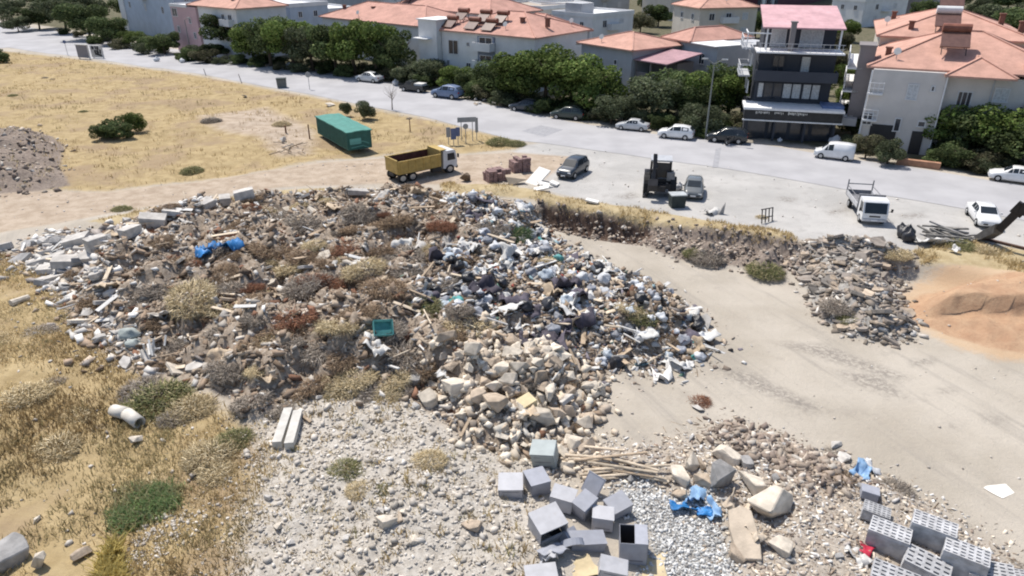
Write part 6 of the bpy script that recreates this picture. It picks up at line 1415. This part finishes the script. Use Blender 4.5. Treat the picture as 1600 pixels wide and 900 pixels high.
def trunk_mesh(seed):
    r = random.Random(seed); mb = MB(); mb.cyl((0, 0, -.1), (.05, .02, .5), .05, .034, 7)
    for k in range(6):
        a = k * 1.05 + r.uniform(-.3, .3); q = Vector((.32 * cos(a), .32 * sin(a), r.uniform(.6, .85))); mb.cyl((.04, .02, .4 + .02 * k), q, .024, .01, 6); mb.cyl(q, q + Vector((.18 * cos(a + .5), .18 * sin(a + .5), .12)), .01, .004, 5); mb.cyl(q, q + Vector((.15 * cos(a - .7), .15 * sin(a - .7), .16)), .01, .004, 5)
    return mb.mesh('trunk', M('bark', (.10, .075, .055), .95, .25, 8, .4))
TRUNK = [trunk_mesh(k) for k in range(3)]
def tree(px, py, h, r, kind, label, group=None, clear=.28, name='tree', at=None):
    """trunk foot at the photo pixel, total height h, crown radius r, crown starts at clear*h"""
    p = at or G(px, py); i = int(px) % 3
    t = thing(name, label, 'tree', (p.x, p.y, 0), 0, group)
    c = link('crown', CROWN[kind][i], t); ch = h * (1 - clear); c.scale = (r * 1.3 * (.88 + .24 * ((px * 7) % 10) / 10), r * 1.3 * (.88 + .24 * ((px * 3) % 10) / 10), ch * .6); c.location = (0, 0, h - ch * .5); c.rotation_euler = (0, 0, px * .7)
    k = link('trunk', TRUNK[i], t); k.scale = (h * .75, h * .75, h * .85); k.rotation_euler = (0, 0, px * .3)
    return t
T = [ # far left
 (20, 34, 6, 4.2, 'olive', 'grey olive tree at the far upper left corner', .1), (62, 46, 6, 4.2, 'dark', 'dark tree right of the corner olive tree', .1), (104, 52, 8, 4.5, 'olive', 'tall grey green tree left of the blue white house', .1), (142, 62, 8, 4.5, 'dark', 'dark tree touching the road left of the blue white house', .1), (178, 70, 6, 3.4, 'dark', 'smaller dark tree before the white wall', .1),
 (208, 74, 3.4, 2.2, 'bright', 'low yellow green tree before the blue house', .1), (234, 79, 3.4, 2.3, 'dark', 'low dark tree before the blue house', .1), (258, 85, 4.6, 2.6, 'dark', 'dark bushy tree between blue and pink houses', .1),
 # left middle
 (312, 93, 2.8, 2.0, 'olive', 'small olive tree in front of the pink house', .1), (338, 92, 3.0, 2.0, 'dark', 'small dark tree at the pink house corner', .1), (362, 90, 8.2, 3.6, 'dark', 'round dark green tree right of the pink house', .25), (396, 98, 6.6, 3.4, 'bright', 'leftmost tree of the tall row along the road', .1),
 (424, 104, 8.6, 3.8, 'dark', 'second tree of the tall row from the left', .1), (458, 108, 8.4, 3.7, 'bright', 'third lighter tree of the tall row', .1), (490, 111, 7.6, 3.8, 'olive', 'fourth tree of the tall row', .1), (524, 113, 8.2, 3.6, 'dark', 'fifth tree of the tall row', .1), (556, 117, 9.0, 3.6, 'bright', 'sixth tree of the tall row above the silver sedan', .1), (588, 119, 8.4, 3.4, 'bright', 'seventh tree of the tall row', .1), (618, 122, 7.8, 3.2, 'dark', 'last right tree of the tall row beside the white stair tower', .1),
 (648, 130, 3.6, 2.6, 'olive', 'grey olive shrub tree below the white stair tower', .05), (676, 132, 3.8, 2.8, 'olive', 'grey olive shrub tree behind the blue grey car', .05), (712, 138, 3.4, 2.2, 'bright', 'light green tree right of the blue grey car', .05), (738, 142, 3.4, 2.2, 'dark', 'low dark tree left of the big green trees', .05),
 (778, 152, 5.0, 2.8, 'dark', 'dark tree at the left edge of the big green group', .1), (812, 163, 7.0, 3.6, 'bright', 'left tree of the big bright green group', .12), (852, 168, 7.6, 3.9, 'bright', 'middle tree of the big bright green group', .12), (893, 174, 7.2, 3.8, 'bright', 'right tree of the big bright green group', .12), (928, 178, 6.2, 3.2, 'bright', 'last right tree of the big bright green group', .12),
 (955, 193, 3.4, 2.2, 'olive', 'grey shrub tree before the grey corner house', .02), (975, 190, 3.2, 1.9, 'olive', 'silvery shrub tree above the silver sedan', .02), (1018, 190, 5.4, 3.0, 'olive', 'grey green tree before the mauve porch', .1), (1042, 180, 5.8, 3.0, 'dark', 'green tree below the plain grey house', .1), (1075, 192, 4.8, 2.6, 'dark', 'dark tree left of the street lamp', .1),
 (1112, 190, 6.2, 3.0, 'bright', 'tree right of the street lamp', .1), (1138, 184, 6.8, 2.8, 'dark', 'tall tree beside the charcoal building', .1), (1136, 130, 6.8, 2.8, 'dark', 'dark tree behind the street lamp top', .1), (1092, 210, 3.6, 1.9, 'olive', 'shrubby tree at the lamp foot', .02),
 (1316, 190, 4.4, 1.6, 'bright', 'slim green tree between the two big buildings', .05), (1312, 150, 4.6, 1.8, 'bright', 'yellow green tree behind the slim one', .05), (1330, 218, 4.2, 2.0, 'dark', 'dark green tree at the white house balcony corner', .05), (1308, 120, 4.5, 2.0, 'dry', 'brownish tree in the gap behind the buildings', .05),
 (1386, 256, 2.6, 1.3, 'olive', 'rounded small tree beside the white van', .02), (1352, 246, 2.4, 1.0, 'dry', 'dry leggy tree right behind the white van', .02),
 (1448, 232, 4.8, 3.0, 'bright', 'left tree before the large white house', .1), (1490, 240, 5.4, 3.2, 'bright', 'second tree before the large white house', .1), (1528, 250, 5.4, 3.3, 'dark', 'third tree before the large white house', .1), (1566, 258, 5.6, 3.4, 'bright', 'fourth tree before the large white house', .1), (1606, 268, 5.8, 3.6, 'dark', 'tree at the right edge above the white sedan', .1),
 (1640, 268, 6.0, 3.6, 'bright', 'tree beyond the right edge above the white sedan', .1),
 # upper right and gaps
 (1560, 60, 8, 6.0, 'olive', 'big grey green tree at the upper right', .1), (1600, 84, 9, 6.4, 'dark', 'big dark tree at the right edge behind the white house', .1), (1572, 20, 9, 6.5, 'dark', 'dark tree at the top right corner', .1), (1530, 30, 6, 4.0, 'olive', 'grey tree left of the top right corner', .1), (1630, 120, 8, 5.0, 'olive', 'grey green tree beside the maroon annex', .1),
 (1028, 42, 6, 3.2, 'dark', 'dark tree between flat roofed houses', .1), (1000, 52, 5, 3.0, 'dry', 'brown tree behind the grey corner house', .1), (1015, 22, 7, 4.0, 'dark', 'dark tree at the top behind flat roofs', .1), (560, 20, 7, 5, 'dark', 'far green tree above the long red roof', .1), (520, 14, 7, 5, 'bright', 'far bright tree above the long red roof', .1), (474, 24, 6, 4, 'dark', 'far tree left of the long red roof', .1),
 (600, 12, 7, 5, 'dark', 'far tree between two red roofs', .1), (350, 18, 7, 4.5, 'dark', 'far dark tree behind the pink house roof', .1), (240, 10, 8, 5, 'dark', 'far dark tree behind the blue house', .1), (120, 20, 8, 5, 'dark', 'far dark tree at the upper left', .1), (60, 14, 8, 5, 'olive', 'far grey tree at the upper left', .1), (0, 10, 8, 5.5, 'dark', 'far dark tree at the left edge', .1),
 (1180, 60, 6, 3, 'dark', 'dark tree hidden behind the charcoal building', .1), (1440, 30, 6, 3.5, 'dark', 'dark tree behind the red hipped roofs', .1), (740, 60, 5, 3, 'dark', 'tree behind the white terrace', .1),
 (1302, 88, 5, 2.6, 'dry', 'dry yellowish tree beside the pink roof', .05), (1318, 66, 5, 2.4, 'bright', 'green tree beside the maroon block', .05), (290, 16, 6, 4, 'dark', 'far dark tree above the pink house', .1), (205, 30, 6, 4, 'dark', 'far dark tree at the blue house wall', .1), (140, 34, 7, 4.5, 'olive', 'far olive tree behind the roadside trees', .1), (80, 26, 7, 4.5, 'dark', 'far dark tree behind the corner trees', .1),
 (30, 50, 4, 3, 'olive', 'low olive tree at the road bend', .05), (690, 20, 6, 4, 'dark', 'far tree behind the second red roof', .1), (955, 8, 7, 4, 'dark', 'far tree at the top behind the white terrace roof', .1), (1040, 6, 7, 4, 'olive', 'far grey tree at the top centre right', .1), (1500, 14, 7, 4, 'olive', 'far grey tree beside the top right street', .1), (1450, 10, 6, 3.5, 'dark', 'far dark tree behind the low house at the street', .1)]
for (px, py, h, r_, k, lab, cl) in T: tree(px, py, h, r_, k, lab, None, cl)
# understory shrubs along the far roadside
SH = [(150, 72), (190, 80), (222, 88), (282, 96), (300, 98), (322, 102), (345, 104), (372, 104), (404, 108), (440, 113), (470, 117), (505, 119), (540, 122), (610, 128), (632, 132), (660, 139), (745, 156), (765, 160), (790, 168), (845, 180), (915, 188), (935, 192), (1005, 198), (1032, 203), (1098, 216), (1150, 206), (1330, 236), (1460, 256), (1490, 262), (1520, 268), (1548, 274)]
SH += [(412 + 26 * i, 103 + 2.6 * i) for i in range(8)] + [(770 + 24 * i, 156 + 5 * i) for i in range(8)] + [(1040 + 20 * i, 198 + 3 * i) for i in range(5)] + [(100, 58), (125, 62), (168, 68), (255, 86), (1480, 246), (1510, 254), (1570, 264)]
for k, (px, py) in enumerate(SH):
    p = G(px, py - 4); kd = ('dark', 'dry', 'olive', 'dark')[k % 4]; r_ = U(1.3, 2.3)
    o = inst(CROWN[kd][k % 3], 'shrub', (p.x, p.y, r_ * .45), (0, 0, k), (r_ * 1.2, r_ * 1.1, r_ * .75), {'dark': 'dark green roadside shrub under the trees', 'dry': 'dry brownish roadside shrub under the trees', 'olive': 'grey olive roadside shrub under the trees'}[kd], 'shrub', {'dark': 'dark roadside shrubs', 'dry': 'dry roadside shrubs', 'olive': 'olive roadside shrubs'}[kd])
# bushes of the dry field
for k, (px, py, r_, h, kd, lab) in enumerate(((188, 214, 1.75, 2.5, 'dark', 'dense dark green bush alone in the dry field'), (212, 208, 1.15, 2.7, 'bright', 'taller right lobe of the lone green field bush'), (164, 216, 1.2, 1.9, 'dark', 'low green bush at the left of the lone field bush'), (-2, 97, 2.4, 2.6, 'dark', 'green bush beside the road at the left frame edge'), (571, 186, 1.15, 2.5, 'olive', 'rounded dark olive bush behind the green container'), (541, 182, .7, 2.0, 'olive', 'grey green leggy bush left of the rounded bush'))):
    p = G(px, py); inst(CROWN[kd][k % 3], 'bush', (p.x, p.y, h * .42), (0, 0, k * 2.1), (r_ * 1.25, r_ * 1.15, h * .6), lab, 'bush')
# bare tree by the road
p = G(613, 172); t = thing('bare_tree', 'small leafless tree at the near road edge', 'tree', (p.x, p.y, 0))
mb = MB().cyl((0, 0, -.1), (.05, 0, 1.6), .09, .05, 7)
for k in range(16):
    a = k * .9; z = 1.2 + .09 * k * .6; q = Vector((U(.5, 1.0) * cos(a), U(.5, 1.0) * sin(a), z + U(.5, 1.0))); mb.cyl((.04, 0, z * .95), q, .03, .01, 5); mb.cyl(q, q + Vector((U(-.4, .4), U(-.4, .4), U(.2, .5))), .012, .004, 4)
mb.build('trunk', M('bare_bark', (.30, .27, .25), .9), t)
# low reddish wall and rubble on the right verge, white bags at the shop corner
mREDE = M('red_earth_wall', (.36, .20, .13), .9, .2, 2, .2)
p, q = G(1400, 256), G(1468, 264); p.z = q.z = .25; tag(MB().bar(p, q, .5, .6).build('low_wall', mREDE), 'low reddish garden wall on the right verge', 'wall')
p, q = G(1450, 235), G(1600, 262); p.z = q.z = .5; tag(MB().bar(p, q, .25, 1.0).build('garden_wall', wBRN), 'dark garden wall under the trees of the large white house', 'wall')
for k, (px, py, s, lab) in enumerate(((1304, 226, 1.1, 'white crumpled bag at the right corner of the shop'), (1160, 190, .8, 'white bundle at the left corner of the shop'), (1218, 222, .5, 'small white ball before the shop'), (452, 106, 1.0, 'white rubbish bag heap under the tall tree row'), (440, 102, .8, 'grey white bag behind the bag heap under the trees'), (618, 133, 1.0, 'white rubble bag left of the dark pickup'), (1462, 240, .5, 'pale ball under the right trees'), (245, 96, .9, 'small white bag at the verge below the blue house'), (285, 98, .9, 'white bag at the verge below the pink house'))):
    p = G(px, py); inst(BAG[k % 5], 'rubbish_bag', (p.x, p.y, s * .35), (0, 0, k), (s * 1.1, s, s * 1.2), lab, 'rubbish bag', None, mBAGW)
for k in range(26):
    p = G(U(735, 790), U(150, 166)); inst(CHUNK[k % 8], 'stone', (p.x, p.y, .15), (U(-.4, .4), U(-.4, .4), k), (U(.4, 1.0),) * 2 + (U(.3, .7),), 'grey white stone in the roadside rubble right of the blue grey car', 'stone', 'roadside rubble stones', random.choice([mCONC, mGREYST, mTAN]))
# motorbike left of the shop
p = G(1142, 226); t = thing('motorbike', 'dark motorbike parked at the left end of the shop', 'motorbike', (p.x, p.y, .03), .5)
for x in (-.6, .6):
    o = MB().ring((x, -.05, .3), (x, .05, .3), .3, .2, 14).build('wheel', mTYRE, t); MB().cyl((x, -.04, .3), (x, .04, .3), .2, .2, 10).build('rim', mRIM, o)
MB().bar((-.6, 0, .35), (.2, 0, .5), .2, .3).bar((.1, 0, .5), (.5, 0, .95), .12).box((.1, 0, .75), (.5, .28, .28)).build('body', pBLK, t); MB().box((-.3, 0, .8), (.7, .26, .1)).build('seat', mTRIM, t); MB().bar((.45, -.35, 1.0), (.45, .35, 1.0), .05).build('handlebar', mRIM, t)
# cars parked far up the street at the top right
for k, (px, py, h, lab) in enumerate(((1515, 36, 100, 'far white car parked beside the top right trees'), (1540, 44, 110, 'far white van parked below the top right trees'), (1530, 52, 95, 'far silver car behind the red hipped roofs'))):
    p = G(px, py); car(lab, ('sedan', 'van', 'sedan')[k], px, py, h, (pWHITE, pWHITE, pSILV)[k], loc=p, scale=1.2)
p = [G(1462, 62), G(1500, 62), G(1512, -30), G(1482, -30)]
tag(MB().add([(q.x, q.y, .02) for q in p] + [(q.x, q.y, -.1) for q in p], [(0, 1, 2, 3), (7, 6, 5, 4)] + [(k, 4 + k, 4 + (k + 1) % 4, (k + 1) % 4) for k in range(4)]).build('side_road', M('pale_concrete_road', (.44, .41, .38), .9, .12)), kind='structure')
